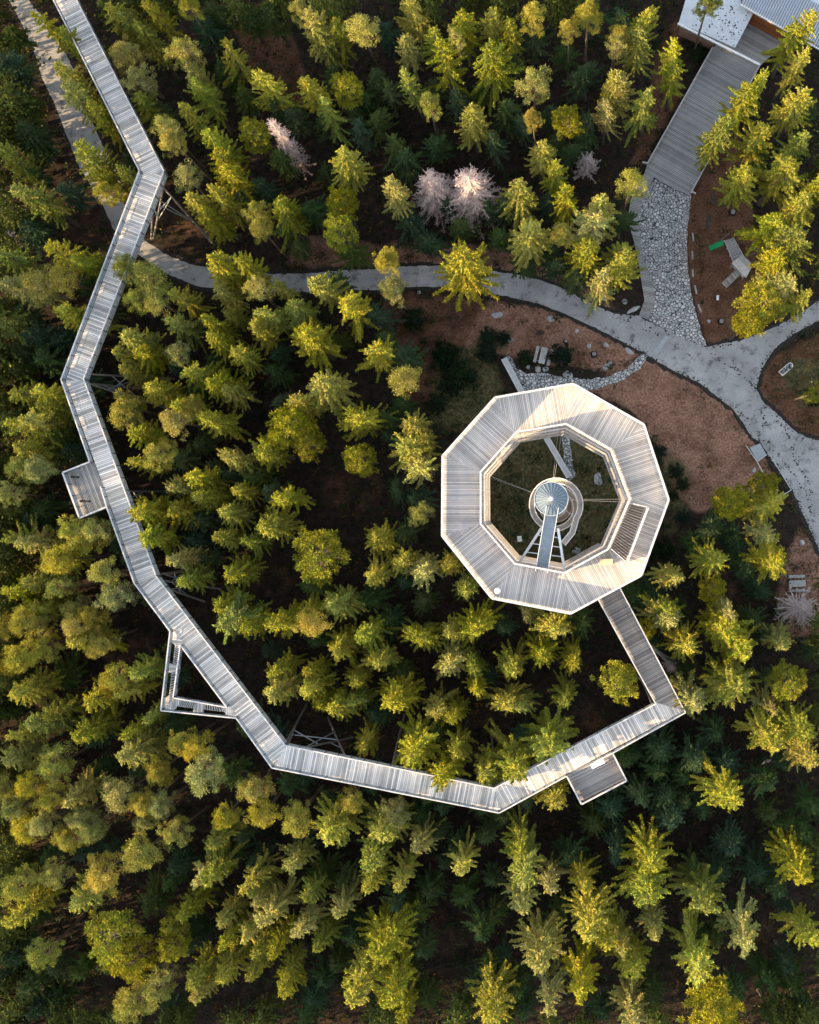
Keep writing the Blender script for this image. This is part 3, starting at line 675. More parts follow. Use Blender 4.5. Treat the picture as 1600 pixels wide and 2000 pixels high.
# ------------------------------------------------------------------ treetop walkway
def railing(parent, p, q, z0, z1, solid_boards=False, post_gap=1.25, cap=0.10, cap_mat='rail_wood', infill='mesh', posts=True, name='railing', zh=RAILH):
    """p, q: xy of the rail line; z0, z1 deck heights at its two ends"""
    p, q = Vector(p).to_2d(), Vector(q).to_2d(); L = (q - p).length; n = max(1, round(L / post_gap))
    A = lambda t_, dz: Vector((p.x + (q.x - p.x) * t_, p.y + (q.y - p.y) * t_, z0 + (z1 - z0) * t_ + dz))
    r = MB()
    for dz in ((0.12, 0.62) if infill == 'mesh' else (0.12,)): r.bar(A(0, dz), A(1, dz), 0.04, 0.05)
    ro = r.build(name, M['dark_steel'], parent)
    c = MB(); c.bar(A(0, zh), A(1, zh), cap, 0.06); c.build('handrail', M[cap_mat], ro)
    if infill == 'mesh':
        s = MB(); a, b, c_, d = A(0, 0.16), A(1, 0.16), A(1, zh - 0.06), A(0, zh - 0.06); s.add([a, b, c_, d], [[0, 1, 2, 3]]); s.build('mesh_panel', M['mesh'], ro)
    else:
        s = MB()
        for k in range(4):
            hb_ = (zh - 0.12) / 4; dz = 0.06 + (k + .5) * hb_; s.bar(A(0, dz), A(1, dz), 0.035, hb_ - 0.012)
        s.build('board_panel', M[infill], ro)
    if posts:
        for k in range(n + 1):
            t_ = k / n; t_ = min(max(t_, 0.08 / max(L, .2)), 1 - 0.08 / max(L, .2))
            pb = MB(); pb.bar(A(t_, -0.2), A(t_, zh - 0.035), 0.07, 0.07); pb.build('post', M['dark_steel'], ro)
    return ro


wk = empty('treetop_walkway', P(140, 742, 0), 'long pale boarded treetop walkway zigzagging through the forest to the tower', 'walkway')
for i in range(len(WALK) - 1):
    (la, ra, za), (lb, rb, zb) = WALK[i], WALK[i + 1]
    A, B, Cc, D = W2(la, za), W2(ra, za), W2(rb, zb), W2(lb, zb)
    def at(v, z): return Vector((v.x, v.y, z))
    mid = ((Cc + D) - (A + B)); mid.z = 0
    b = MB(); b.slab([at(A, za), at(B, za), at(Cc, zb), at(D, zb)], 0.09, mid); b.build('deck', M['dark_deck' if i == 6 else 'deck'], wk)  # last stretch by the tower: shade put into darker boards
    g = MB(); md = mid.normalized()
    for u, v_ in ((A, D), (B, Cc)):
        inw = ((A + B + Cc + D) / 4 - (u + v_) / 2); inw.z = 0; inw.normalize()
        g.bar(at(u, za - 0.30) + inw * 0.12, at(v_, zb - 0.30) + inw * 0.12, 0.14, 0.40)
    g.build('girder', M['steel'], wk)
    for nm, u, v_ in (('left', A, D), ('right', B, Cc)):
        if nm == 'left' and i == 2:      # opening into the square lookout
            s1, s2, s3 = W2((175, 902), 13.12), W2((196, 950), 13.16), W2((208, 990), 13.2)
            railing(wk, u, s1, za, 13.12); railing(wk, s2, s3, 13.16, 13.2); railing(wk, s3, v_, 13.2, zb)
        elif nm == 'left' and i == 3:
            s0, s1, s2, s3 = W2((332, 1233), 13.42), W2((352, 1260), 13.45), W2((443, 1382), 13.58), W2((462, 1404), 13.6)
            railing(wk, u, s0, za, 13.42); railing(wk, s1, s2, 13.45, 13.58); railing(wk, s3, v_, 13.6, zb)
        elif nm == 'left' and i == 5:
            s1, s2, s3 = W2((1107, 1516), 14.15), W2((1160, 1489), 14.2), W2((1197, 1471), 14.25)
            railing(wk, u, s1, za, 14.15); railing(wk, s2, s3, 14.2, 14.25); railing(wk, s3, v_, 14.25, zb)
        else:
            railing(wk, u, v_, za, zb, infill='mesh' if i < 6 else 'timber')

# square lookout
def lookout(name, label, px, z, dmat, udir, open_edge, infill='mesh', thick=0.1):
    pts = [W2(p, z) for p in px]; c = sum(pts, Vector()) / len(pts)
    e = empty(name, (c.x, c.y, z - 0.3), label, 'lookout')
    b = MB(); cc = Vector((c.x, c.y, 0)); b.slab([Vector((p.x, p.y, z - 0.012)) for p in pts], thick, udir); b.build('deck', M[dmat], e)
    g = MB(); n = len(pts)
    for i in range(n):
        p, q = pts[i], pts[(i + 1) % n]; iw = (cc - Vector((p.x, p.y, 0))).normalized() * 0.2; iq = (cc - Vector((q.x, q.y, 0))).normalized() * 0.2
        g.bar(Vector((p.x, p.y, z - 0.26)) + iw, Vector((q.x, q.y, z - 0.26)) + iq, 0.12, 0.28)
    g.build('girder', M['brown_wood'], e)
    for i in range(n):
        if i == open_edge: continue
        railing(e, pts[i], pts[(i + 1) % n], z, z, infill=infill, cap=0.14)
    return e, pts

d2 = (W2((208, 990), 13) - W2((175, 902), 13))
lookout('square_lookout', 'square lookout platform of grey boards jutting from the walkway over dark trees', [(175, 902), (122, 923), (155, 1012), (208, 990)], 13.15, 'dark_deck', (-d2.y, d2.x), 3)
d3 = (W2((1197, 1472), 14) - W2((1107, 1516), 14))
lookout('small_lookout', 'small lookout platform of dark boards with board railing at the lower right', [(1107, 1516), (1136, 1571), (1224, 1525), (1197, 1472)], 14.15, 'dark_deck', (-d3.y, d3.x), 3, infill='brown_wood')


def bench(name, label, c, ang, L, wd, z, mat, n=3, ht=0.45, grp=None):
    e = empty(name, (c.x, c.y, z), label, 'bench', grp)
    d = Vector((math.cos(ang), math.sin(ang), 0)); s = Vector((-d.y, d.x, 0))
    b = MB()
    for k in range(n):
        o = s * ((k - (n - 1) / 2) * wd / n); b.bar(c + o - d * L / 2 + Vector((0, 0, ht)), c + o + d * L / 2 + Vector((0, 0, ht)), wd / n * 0.8, 0.05)
    b.build('seat', M[mat], e)
    for sg in (-1, 1):
        l_ = MB(); l_.bar(c + d * sg * L * 0.38 + Vector((0, 0, 0)), c + d * sg * L * 0.38 + Vector((0, 0, ht - 0.03)), wd * 0.8, 0.08, up=d); l_.build('leg', M[mat], e)
    return e

bench('slatted_bench', 'dark slatted bench nearer the upper corner of the square lookout', P(149, 932, 13.5), math.radians(-2), 0.75, 0.22, 13.14, 'black')
bench('slatted_bench', 'longer dark slatted bench nearer the lower corner of the square lookout', P(169, 979, 13.5), math.radians(-2), 1.0, 0.22, 13.14, 'black')
bench('white_bench', 'pale slatted bench against the walkway side of the small lookout', P(1167, 1490, 14.5), math.radians(26), 1.35, 0.5, 14.14, 'white', 4)

# triangular play deck
tri = empty('play_deck', (P(330, 1330, 13.5).x, P(330, 1330, 13.5).y, 13.2), 'narrow triangular balance deck with open rungs hung beside the walkway', 'play deck')
TZ = 13.5
OUT = [W2(p, TZ) for p in ((332, 1233), (314, 1388), (462, 1403))]; INN = [W2(p, TZ) for p in ((352, 1260), (338, 1363), (443, 1382))]
def band(o0, o1, i0, i1, a, b):
    f = lambda s, e, t_: Vector((s.x + (e.x - s.x) * t_, s.y + (e.y - s.y) * t_, TZ)); return [f(o0, o1, a), f(o0, o1, b), f(i0, i1, b), f(i0, i1, a)]
for (o0, o1, i0, i1, secs) in ((OUT[0], OUT[1], INN[0], INN[1], [(0, .16, 1), (.16, .42, 0), (.42, .54, 1), (.54, .86, 0), (.86, 1, 1)]), (OUT[1], OUT[2], INN[1], INN[2], [(0, .14, 1), (.14, .38, 0), (.38, .52, 1), (.52, .82, 0), (.82, 1, 1)])):
    dd = o1 - o0
    for a, b, full in secs:
        if full:
            m = MB(); m.slab(band(o0, o1, i0, i1, a, b), 0.08, dd); m.build('deck', M['deck'], tri)
        else:
            m = MB(); n = 8
            for k in range(n):
                t_ = a + (b - a) * (k + .5) / n; q = band(o0, o1, i0, i1, t_, t_ + 0.001); p0, p1 = q[0], q[3]; m.bar(p0 + (p1 - p0) * .28 - Vector((0, 0, .04)), p0 + (p1 - p0) * .8 - Vector((0, 0, .04)), 0.10, 0.06)
            q = band(o0, o1, i0, i1, a, b)
            for w_ in (.3, .78): m.bar(q[0] + (q[3] - q[0]) * w_ - Vector((0, 0, .11)), q[1] + (q[2] - q[1]) * w_ - Vector((0, 0, .11)), 0.05, 0.06)
            m.build('rungs', M['rail_wood'], tri)
for a, b in ((OUT[0], OUT[1]), (OUT[1], OUT[2]), (INN[0], INN[1]), (INN[1], INN[2])): railing(tri, a, b, TZ, TZ)

# timber and steel supports under the walkway
def support(label, top, feet, braces, r=0.13, zt=12.6):
    c = sum((Vector(f) for f in feet), Vector()) / len(feet)
    e = empty('walkway_support', (c.x, c.y, 0), label, 'support', 'supports carrying the walkway')
    for f, t_ in zip(feet, top):
        m = MB(); m.tube([f, t_], [r, r * 0.85], 8); m.build('strut', M['timber'], e)
    for a, b in braces:
        m = MB(); m.tube([a, b], 0.055, 6); m.build('brace', M['steel'], e)
def lerp(a, b, t_): return Vector(a) + (Vector(b) - Vector(a)) * t_
def at_px(x, y, z): return P(x, y, z)
sup = [("V-shaped steel strut under the upper walkway bend beside the road", [at_px(296, 340, 12.3), at_px(318, 372, 11.5), at_px(300, 345, 12.2)], [P(420, 480, 0), P(300, 466, 3.0), P(296, 466, 2.8)]),
       ("timber trestle under the sharp left-hand bend", [at_px(150, 742, 12.5), at_px(158, 748, 12.5), at_px(160, 730, 12.5)], [P(335, 800, 0), P(290, 760, 0), P(340, 740, 0)]),
       ("timber trestle under the shallow bend below the square lookout", [at_px(290, 1130, 12.8), at_px(300, 1140, 12.8), at_px(280, 1125, 12.8)], [P(430, 1150, 0), P(400, 1175, 0), P(400, 1110, 0)]),
       ("steel lattice trestle at the walkway bend above the dark gap", [at_px(545, 1475, 13.2), at_px(560, 1462, 13.2), at_px(680, 1490, 13.3), at_px(550, 1470, 13.2)], [P(600, 1375, 0), P(580, 1410, 0), P(640, 1400, 0), P(690, 1440, 0)]),
       ("timber trestle under the right-angled walkway corner", [at_px(1300, 1378, 13.9), at_px(1275, 1378, 13.9), at_px(1320, 1380, 13.9)], [P(1230, 1305, 0), P(1255, 1330, 0), P(1270, 1300, 0)]),
       ("timber trestle under the lowest walkway bend", [at_px(968, 1565, 13.5), at_px(975, 1560, 13.5), at_px(960, 1560, 13.5)], [P(960, 1430, 0), P(1000, 1440, 0), P(985, 1470, 0)]),
       ("timber trestle under the long lower straight", [at_px(760, 1520, 13.3), at_px(770, 1530, 13.3), at_px(750, 1525, 13.3)], [P(790, 1395, 0), P(830, 1410, 0), P(800, 1430, 0)]),
       ("slender strut beside the straight walkway under the tower", [at_px(1262, 1255, 13.9), at_px(1270, 1265, 13.9)], [P(1312, 1290, 0), P(1330, 1310, 0)]),
       ("timber trestle below the square lookout", [at_px(170, 985, 12.6), at_px(205, 985, 12.6), at_px(190, 960, 12.6)], [P(330, 985, 0), P(350, 1000, 0), P(330, 960, 0)])]
for lab, tops, feet in sup:
    br = []
    for k in range(len(feet)):
        k2 = (k + 1) % len(feet)
        for a, b in ((.35, .7), (.7, .35)) if k % 2 == 0 else ((.5, .52),): br.append((lerp(feet[k], tops[k], a), lerp(feet[k2], tops[k2], b)))
    support(lab, tops, feet, br, 0.11)

# ------------------------------------------------------------------ tower
OV = [(863, 890), (966, 775), (1120, 748), (1259, 828), (1308, 976), (1254, 1125), (1115, 1200), (960, 1170), (862, 1047)]
IV = [(940, 922), (1009, 845), (1106, 829), (1193, 879), (1229, 975), (1187, 1072), (1102, 1118), (1006, 1100), (940, 1023)]
TD = 25.0
O = [P(x, y, TD + RAILH) for x, y in OV]; I = [P(x, y, TD + RAILH) for x, y in IV]
def zz(v, z): return Vector((v.x, v.y, z))
tw = empty('observation_tower', (TCX, TCY, 0), 'nine-sided timber observation tower with a pale ring-shaped boarded deck', 'tower')
HO = [P(1234, 984, TD), P(1264, 991, TD), P(1223, 1098, TD), P(1192, 1071, TD)]
for i in range(9):
    j = (i + 1) % 9; m = MB(); td = O[j] - O[i]
    a, b, c, d = zz(O[i], TD), zz(O[j], TD), zz(I[j], TD), zz(I[i], TD)
    if i == 4:
        m.slab([a, b, HO[2], HO[1]], 0.1, td); m.slab([d, a, HO[1], HO[0]], 0.1, td); m.slab([b, c, HO[3], HO[2]], 0.1, td)
        m.slab([d, HO[0], HO[3], c], 0.1, td)
    else: m.slab([a, b, c, d], 0.1, td)
    m.build('deck', M['tower_deck'], tw)
def inset(v, k): return Vector((TCX + (v.x - TCX) * k, TCY + (v.y - TCY) * k, 0))
for i in range(9):
    j = (i + 1) % 9
    railing(tw, inset(O[i], .993), inset(O[j], .993), TD, TD, infill='rail_wood', cap=0.18, posts=False, name='outer_railing')
    railing(tw, inset(I[i], 1.008), inset(I[j], 1.008), TD, TD, infill='brown_wood', cap=0.15, posts=False, name='inner_railing')
for a, b in ((HO[1], HO[2]), (HO[2], HO[3]), (HO[0], HO[1])):
    railing(tw, a, b, TD, TD, infill='rail_wood' if a is HO[1] else 'mesh', cap=0.2 if a is HO[1] else 0.08, posts=False, name='stair_railing')
st = MB(); n = 20
for k in range(n):
    t_ = (k + .5) / n; a = HO[3] + (HO[0] - HO[3]) * t_; b = HO[2] + (HO[1] - HO[2]) * t_; z = TD - 0.1 - 2.5 * t_
    a, b = zz(a, z), zz(b, z); st.bar(a + (b - a) * .04, b - (b - a) * .04, 0.13, 0.05)
st.build('stair', M['brown_wood'], tw)
# ramp winding down under the deck
order = [4, 3, 2, 1, 0, 8, 7, 6, 5]; z = TD - 2.65
turns = 26; dz = (z - 14.62) / turns
for k in range(turns):
    i, j = order[k % 9], order[(k + 1) % 9]; z0, z1 = z - dz * k, z - dz * (k + 1)
    tp = lambda v, q: inset(v, 1 - 0.017 * (q / 9 + .8))
    Oi, Oj, Ii, Ij = inset(O[i], .985), inset(O[j], .985), tp(I[i], k), tp(I[j], k + 1)
    m = MB(); m.slab([zz(Oi, z0), zz(Oj, z1), zz(Ij, z1), zz(Ii, z0)], 0.12, O[j] - O[i]); m.build('ramp', M['tower_deck'], tw)
    railing(tw, Ii, Ij, z0, z1, infill='brown_wood', cap=0.16, posts=False, name='inner_railing')
    if not (k == turns - 1): railing(tw, inset(O[i], .995), inset(O[j], .995), z0, z1, infill='timber', cap=0.14, posts=False, name='outer_railing')
for i in range(9):
    p = inset(O[i], .95); q = inset(O[i], 0.72); m = MB(); m.tube([zz(p, 0), zz(p, TD - 0.15)], [0.22, 0.2], 10); m.build('column', M['timber'], tw)
    r_ = inset(O[(i + 1) % 9], .95); m = MB(); m.tube([zz(p, 0.5), zz(r_, 13.5)], 0.08, 6); m.build('brace', M['steel'], tw)
# stair cabin of the slide, glass cone and footbridge
CC = P(1077, 974, 26.5); CX, CY = CC.x, CC.y
mst = MB(); mst.tube([(CX, CY, 0), (CX, CY, 26.0)], [0.22, 0.16], 12); mst.build('mast', M['steel'], tw)
gl = MB(); n = 24; R = 33 * (H - 25.6) / F
rim = [Vector((CX + R * math.cos(6.283 * k / n), CY + R * math.sin(6.283 * k / n), 25.7)) for k in range(n)]
top = Vector((CX, CY, 26.05))
for k in range(n): gl.add([rim[k], rim[(k + 1) % n], top], [[0, 1, 2]])
for k in range(n): gl.add([rim[k] - Vector((0, 0, 2.2)), rim[(k + 1) % n] - Vector((0, 0, 2.2)), rim[(k + 1) % n], rim[k]], [[0, 1, 2, 3]])
go = gl.build('glass_roof', M['glass'], tw)
rb = MB()
for k in range(n): rb.bar(rim[k] + Vector((0, 0, .02)), top + Vector((0, 0, .03)), 0.025, 0.03)
for k in range(n): rb.bar(rim[k] + Vector((0, 0, .01)), rim[(k + 1) % n] + Vector((0, 0, .01)), 0.08, 0.08)
rb.build('ribs', M['steel'], go)
cp = MB(); cp.tube([(CX, CY, 26.0), (CX, CY, 26.23), (CX, CY, 26.4)], [0.2, 0.15, 0.03], 12); cp.build('cap', M['white_steel'], go)
b0, b1 = P(1079, 990, 24.9), P(1059, 1109, 24.98); dd = (b1 - b0); dd.z = 0; dn = dd.normalized(); sd = Vector((-dn.y, dn.x, 0))
m = MB(); m.slab([b0 - sd * .48, b0 + sd * .48, b1 + sd * .48, b1 - sd * .48], 0.05, dn); fb = m.build('footbridge', M['grating'], tw)
for s_ in (-1, 1):
    m = MB(); m.bar(zz(b0 + sd * s_ * .52, 26.0), zz(b1 + sd * s_ * .52 + dn * 0.35, 26.0), 0.06, 0.06)
    for k in range(5):
        q = b0 + (b1 - b0) * (k / 4) + sd * s_ * .52; m.bar(zz(q, 24.9), zz(q, 26.0), 0.04, 0.04, up=dn)
    m.build('handrail', M['white_steel'], fb)
for (ax_, ay_, bx_, by_) in ((1060, 1028, 1011, 1104), (1090, 1032, 1103, 1116)):
    m = MB(); m.bar(P(ax_, ay_, 24.9), P(bx_, by_, 24.9), 0.22, 0.3); m.build('beam', M['rail_wood' if ax_ == 1060 else 'white_steel'], fb)
m = MB()
for k in range(4):
    t_ = 0.22 + 0.22 * k
    l_ = lerp(P(1060, 1028, 24.75), P(1011, 1104, 24.75), t_); r_ = lerp(P(1090, 1032, 24.75), P(1103, 1116, 24.75), t_)
    m.bar(zz(l_, 24.82), zz(r_, 24.82), 0.07, 0.07)
m.build('crossbars', M['white_steel'], fb)
for (x, y) in ((958, 930), (961, 934), (1213, 975), (1213, 980), (1090, 845), (1097, 848)):
    m = MB(); m.tube([Vector((CX, CY, 21.5)), P(x, y, 20.5)], 0.010, 5); m.build('cable', M['white_steel'], tw)
# things on the tower deck
e = empty('telescope', P(972, 1154, TD), 'round white-topped viewing telescope at the lower left corner of the tower deck', 'telescope')
m = MB(); m.tube([P(972, 1154, TD), P(972, 1154, TD + 1.0)], [0.12, 0.09], 10); m.build('pedestal', M['dark_steel'], e)
m = MB(); c_ = P(972, 1154, TD + 1.0); m.tube([c_, c_ + Vector((0, 0, .08)), c_ + Vector((0, 0, .2)), c_ + Vector((0, 0, .25))], [0.24, 0.27, 0.25, 0.12], 20); m.build('head', M['white'], e, True)
e = empty('wooden_box', P(1183, 1097, TD), 'small pale wooden box beside the stair opening of the tower deck', 'box')
c_ = P(1184, 1097, TD + .5); m = MB(); m.bar(zz(c_, TD + .35) - Vector((.42, .02, 0)), zz(c_, TD + .35) + Vector((.42, -.02, 0)), 0.42, 0.66); m.build('body', M['timber'], e)
m = MB(); m.bar(zz(c_, TD + .71) - Vector((.56, .03, 0)), zz(c_, TD + .71) + Vector((.56, -.03, 0)), 0.54, 0.06); m.build('lid', M['box_wood'], e)  # warm sunlight put into the lid's orange colour

# ------------------------------------------------------------------ spiral slide
sl_ = empty('spiral_slide', (CX, CY, 0), 'pale spiral slide coiling inside the tower with a straight run-out', 'slide')
pts = []
SCX, SCY = P(1086, 986, 22).x, P(1086, 986, 22).y
s0 = P(1100, 1062, 24.2); pts.append(s0); pts.append(P(1118, 1040, 23.7))
NTURN = 6.3; RS = 2.12
a0 = -0.6
for k in range(int(NTURN * 28) + 1):
    a = a0 + 6.283 * k / 28; z = 23.2 - (23.2 - 1.6) * k / (NTURN * 28); rr = RS - 0.8 * min(1, max(0, (k - 24) / 16))
    pts.append(Vector((SCX + rr * math.cos(a), SCY + rr * math.sin(a), z)))
a_end = a
pex = [P(1112, 932, 1.3), P(1068, 856, 0.9), P(1018, 764, 0.6), P(984, 700, 0.35)]
def chute(path, wd=0.36, hgt=0.24):
    m = MB(); fl = MB(); rows = []
    for i, p in enumerate(path):
        d = (path[min(i + 1, len(path) - 1)] - path[max(i - 1, 0)]); d.z = 0; d.normalize(); s = Vector((-d.y, d.x, 0)); rows.append((p, s))
    for i in range(len(rows) - 1):
        (p, s), (q, t_) = rows[i], rows[i + 1]; u = Vector((0, 0, 1))
        for sg in (-1, 1):
            A_, B_ = p + s * sg * wd / 2, q + t_ * sg * wd / 2; k1, k2 = s * sg * 0.085, t_ * sg * 0.085
            m.add([A_, B_, B_ + u * hgt, A_ + u * hgt, A_ + k1, B_ + k2, B_ + k2 + u * hgt, A_ + k1 + u * hgt], [[0, 1, 2, 3], [3, 2, 6, 7], [4, 7, 6, 5], [0, 4, 5, 1]])
        fl.add([p - s * wd / 2, q - t_ * wd / 2, q + t_ * wd / 2, p + s * wd / 2], [[0, 1, 2, 3]])
    return m, fl
m, fl = chute(pts); m.build('chute_wall', M['white_steel'], sl_); fl.build('chute_floor', M['chute'], sl_)
m, fl = chute(pex, 0.44, 0.2); ro = m.build('run_out', M['white'], sl_); fl.build('run_out_floor', M['white_steel'], ro)
for k in range(3):
    m = MB(); q = lerp(pex[1], pex[3], 0.1 + 0.4 * k); m.tube([zz(q, 0), zz(q, q.z - 0.02)], 0.06, 6); m.build('leg', M['steel'], sl_)
for k in range(8):
    i = 2 + k * 22
    if i < len(pts): m = MB(); m.bar(Vector((CX, CY, pts[i].z - .1)), pts[i] - Vector((0, 0, .1)), 0.06, 0.08); m.build('bracket', M['steel'], sl_)
e = empty('floodlight', P(1015, 1053, 6), 'small white floodlight box on a pole inside the tower ring', 'lamp')
m = MB(); c_ = P(1015, 1053, 6.0); m.tube([zz(c_, 0), zz(c_, 5.9)], 0.05, 8); m.build('pole', M['steel'], e)
m = MB(); m.bar(c_ - Vector((.22, 0, 0)), c_ + Vector((.22, .06, 0)), 0.55, 0.3); m.build('housing', M['white'], e)

# ------------------------------------------------------------------ rocks and small ground things
def rock(x, y, r, label, elong=1.3, ang=0.0, tall=0.7, mat='stone', name='boulder', cat='boulder'):
    bm = bmesh.new(); bmesh.ops.create_icosphere(bm, subdivisions=2, radius=1.0)
    for v in bm.verts:
        n_ = v.co.normalized(); k = 1 + 0.16 * math.sin(3.1 * n_.x + x) + 0.15 * math.sin(4.3 * n_.y + y) + rnd.uniform(-.08, .08)
        v.co = Vector((n_.x * r * elong * k, n_.y * r * k, max(-0.25, n_.z) * r * tall * k))
    me = bpy.data.meshes.new(name); bm.to_mesh(me); bm.free(); me.materials.append(M[mat])
    o = bpy.data.objects.new(name, me); SC.collection.objects.link(o); o.location = P(x, y, 0) + Vector((0, 0, r * 0.1)); o.rotation_euler = (0, 0, ang)
    return tag(o, label, cat, 'boulders lying on the ground' if cat == 'boulder' else None)
rock(1168, 935, .42, 'large pale boulder on the moss inside the tower ring, upper right of the slide', 1.5, -1.45, .9)
rock(1125, 1076, .36, 'reddish low boulder on the moss inside the tower ring below the slide', 1.3, .2, .6)
rock(1076, 622, .36, 'bluish grey boulder on the brown leaves below the road', 1.3, .3)
rock(1072, 512, .22, 'pale upright boulder on the bank above the road', 1.4, 1.2)
rock(819, 571, .16, 'tiny white stone at the road edge left of the big road spruce', 1.3, 1)
rock(1127, 646, .2, 'small pale boulder on brown leaves nearest the road curve', 1.3, .3)
rock(997, 664, .25, 'pale boulder beside the upper end of the slide run-out', 1.2, .3)
rock(1031, 717, .22, 'white round boulder left of the picnic table bench at the paved path', 1.1, .3)
rock(1051, 721, .3, 'broad pale boulder directly below the picnic table', 1.3, 0)
rock(1066, 721, .26, 'pale boulder between picnic table and dark bush', 1.2, .2)
rock(1110, 733, .4, 'large flat pale boulder at the edge of the paved path', 1.2, -.5, .4)
rock(1151, 676, .2, 'upright white boulder beside the dark stump', 1.5, 1.3)
rock(1184, 674, .28, 'pale boulder on brown leaves right of the dark stump', 1.2, -.4)
rock(1186, 714, .3, 'long pale stone slab on leaves above the paved path', 1.9, .9, .4)
rock(1179, 583, .26, 'white flat stone under the spruce at the upper road edge', 1.8, -.1, .4)
rock(1220, 589, .25, 'white triangular stone near the plank path', 1.2, .3)
rock(1237, 605, .28, 'long pale slab where the plank path meets the road', 2.4, .5, .4)
rock(1229, 686, .3, 'pale boulder at the top end of the stone path beside the road', 1.5, -.6, .5)
rock(1385, 627, .16, 'tiny white stone in the play area near the stone slope foot', 1.2, .4)
rock(1340, 425, .26, 'large pale boulder on the right rim of the stone slope', 1.6, 1.4, .5)
rock(1566, 1060, .25, 'pale grey boulder by the road near the right photo edge', 1.3, .3)
rock(1473, 918, .22, 'small pale boulder beside the pit fence', 1.4, 1.2)
rock(972, 615, .3, 'flat pale rock scattered on the bank below the road', 1.8, .2, .3)
rock(1055, 650, .3, 'dark grey boulder half sunk in brown leaves above the picnic table', 1.2, .3, .5, 'leaf_dark')
for x, y, r, lb in ((1160, 692, .3, 'round dark tree stump beside the upright white boulder'), (1430, 415, .34, 'dark round stump in the play area under the spruce'), (1408, 628, .3, 'dark round stump near the foot of the play area'), (1105, 667, .22, 'small dark stump above the dark bush')):
    e = empty('tree_stump', P(x, y, 0), lb, 'stump', 'dark stumps on the leaf litter'); m = MB(); c_ = P(x, y, 0); m.tube([c_, c_ + Vector((0, 0, .15)), c_ + Vector((.02, 0, .4))], [r * 1.25, r, r * .9], 12); m.build('bole', M['black'], e)
    m = MB(); m.tube([c_ + Vector((.02, 0, .402)), c_ + Vector((.02, 0, .415))], r * .8, 12); m.build('cut_face', M['timber'], e)
for (xa, ya, xb, yb), lb in (((1353, 455, 1355, 472), 'uppermost pale edging stone beside the stone slope'), ((1352, 490, 1353, 506), 'second pale edging stone down the stone slope side'), ((1353, 526, 1354, 541), 'third pale edging stone down the stone slope side'), ((1357, 557, 1361, 574), 'fourth pale edging stone down the stone slope side'), ((1364, 594, 1370, 610), 'lowest pale edging stone beside the stone slope')):
    m = MB(); a, b = P(xa, ya, .12), P(xb, yb, .12); m.bar(a, b, .16, .26); o = m.build('edging_stone', M['stone']); tag(o, lb, 'edging stone', 'edging stones beside the stone slope')
    bv = o.modifiers.new('soften', 'BEVEL'); bv.width = 0.03; bv.segments = 2
for (xa, ya, xb, yb), lb in (((1392, 378, 1393, 400), 'dark balance log nearer the entrance ramp'), ((1384, 418, 1382, 448), 'longer dark balance log nearer the green slide')):
    e = empty('balance_log', P((xa + xb) / 2, (ya + yb) / 2, 0), lb, 'log', 'balance logs in the play area'); m = MB(); a, b = P(xa, ya, .3), P(xb, yb, .3); m.tube([a, b], .13, 10); m.build('log', M['dark_steel'], e)
    for q in (.2, .8):
        m = MB(); c_ = lerp(a, b, q); m.tube([zz(c_, 0), zz(c_, .22)], .07, 8); m.build('leg', M['timber'], e)
e = empty('information_post', P(1400, 581, 0), 'dark post with a white sloping panel at the play area edge', 'post'); c_ = P(1400, 584, 0)
m = MB(); m.bar(c_, zz(c_, .8), .35, .3); m.build('base', M['black'], e)
m = MB(); m.bar(zz(c_, .86) + Vector((0, -.24, -.08)), zz(c_, .86) + Vector((0, .24, .08)), .26, .05); m.build('panel', M['white'], e)


def picnic(x, y, ang, label, mat='rail_wood'):
    c = P(x, y, 0); e = empty('picnic_table', c, label, 'picnic table', 'picnic tables'); d = Vector((math.cos(ang), math.sin(ang), 0)); s = Vector((-d.y, d.x, 0)); U = Vector((0, 0, 1))
    m = MB()
    for k in range(4): o = s * ((k - 1.5) * .165); m.bar(c + o - d * .85 + U * .75, c + o + d * .85 + U * .75, .15, .05)
    m.build('tabletop', M[mat], e)
    for sg in (-1, 1):
        m = MB()
        for k in range(2): o = s * (sg * .72 + (k - .5) * .15); m.bar(c + o - d * .85 + U * .45, c + o + d * .85 + U * .45, .135, .05)
        m.build('seat', M[mat], e)
    for q in (-.6, .6):
        m = MB(); m.bar(c + d * q - s * .75 + U * .38, c + d * q + s * .75 + U * .38, .09, .1); m.bar(c + d * q - s * .6, c + d * q - s * .2 + U * .7, .09, .09); m.bar(c + d * q + s * .6, c + d * q + s * .2 + U * .7, .09, .09); m.build('trestle', M['timber'], e)
picnic(1061, 696, math.radians(76), 'pale picnic table beside the dark bush above the paved path')
picnic(1555, 1139, math.radians(2), 'grey picnic table above the spreading leafless tree', 'stone')
picnic(1532, 1184, math.radians(-4), 'grey picnic table half hidden by the leafless tree branches', 'timber')

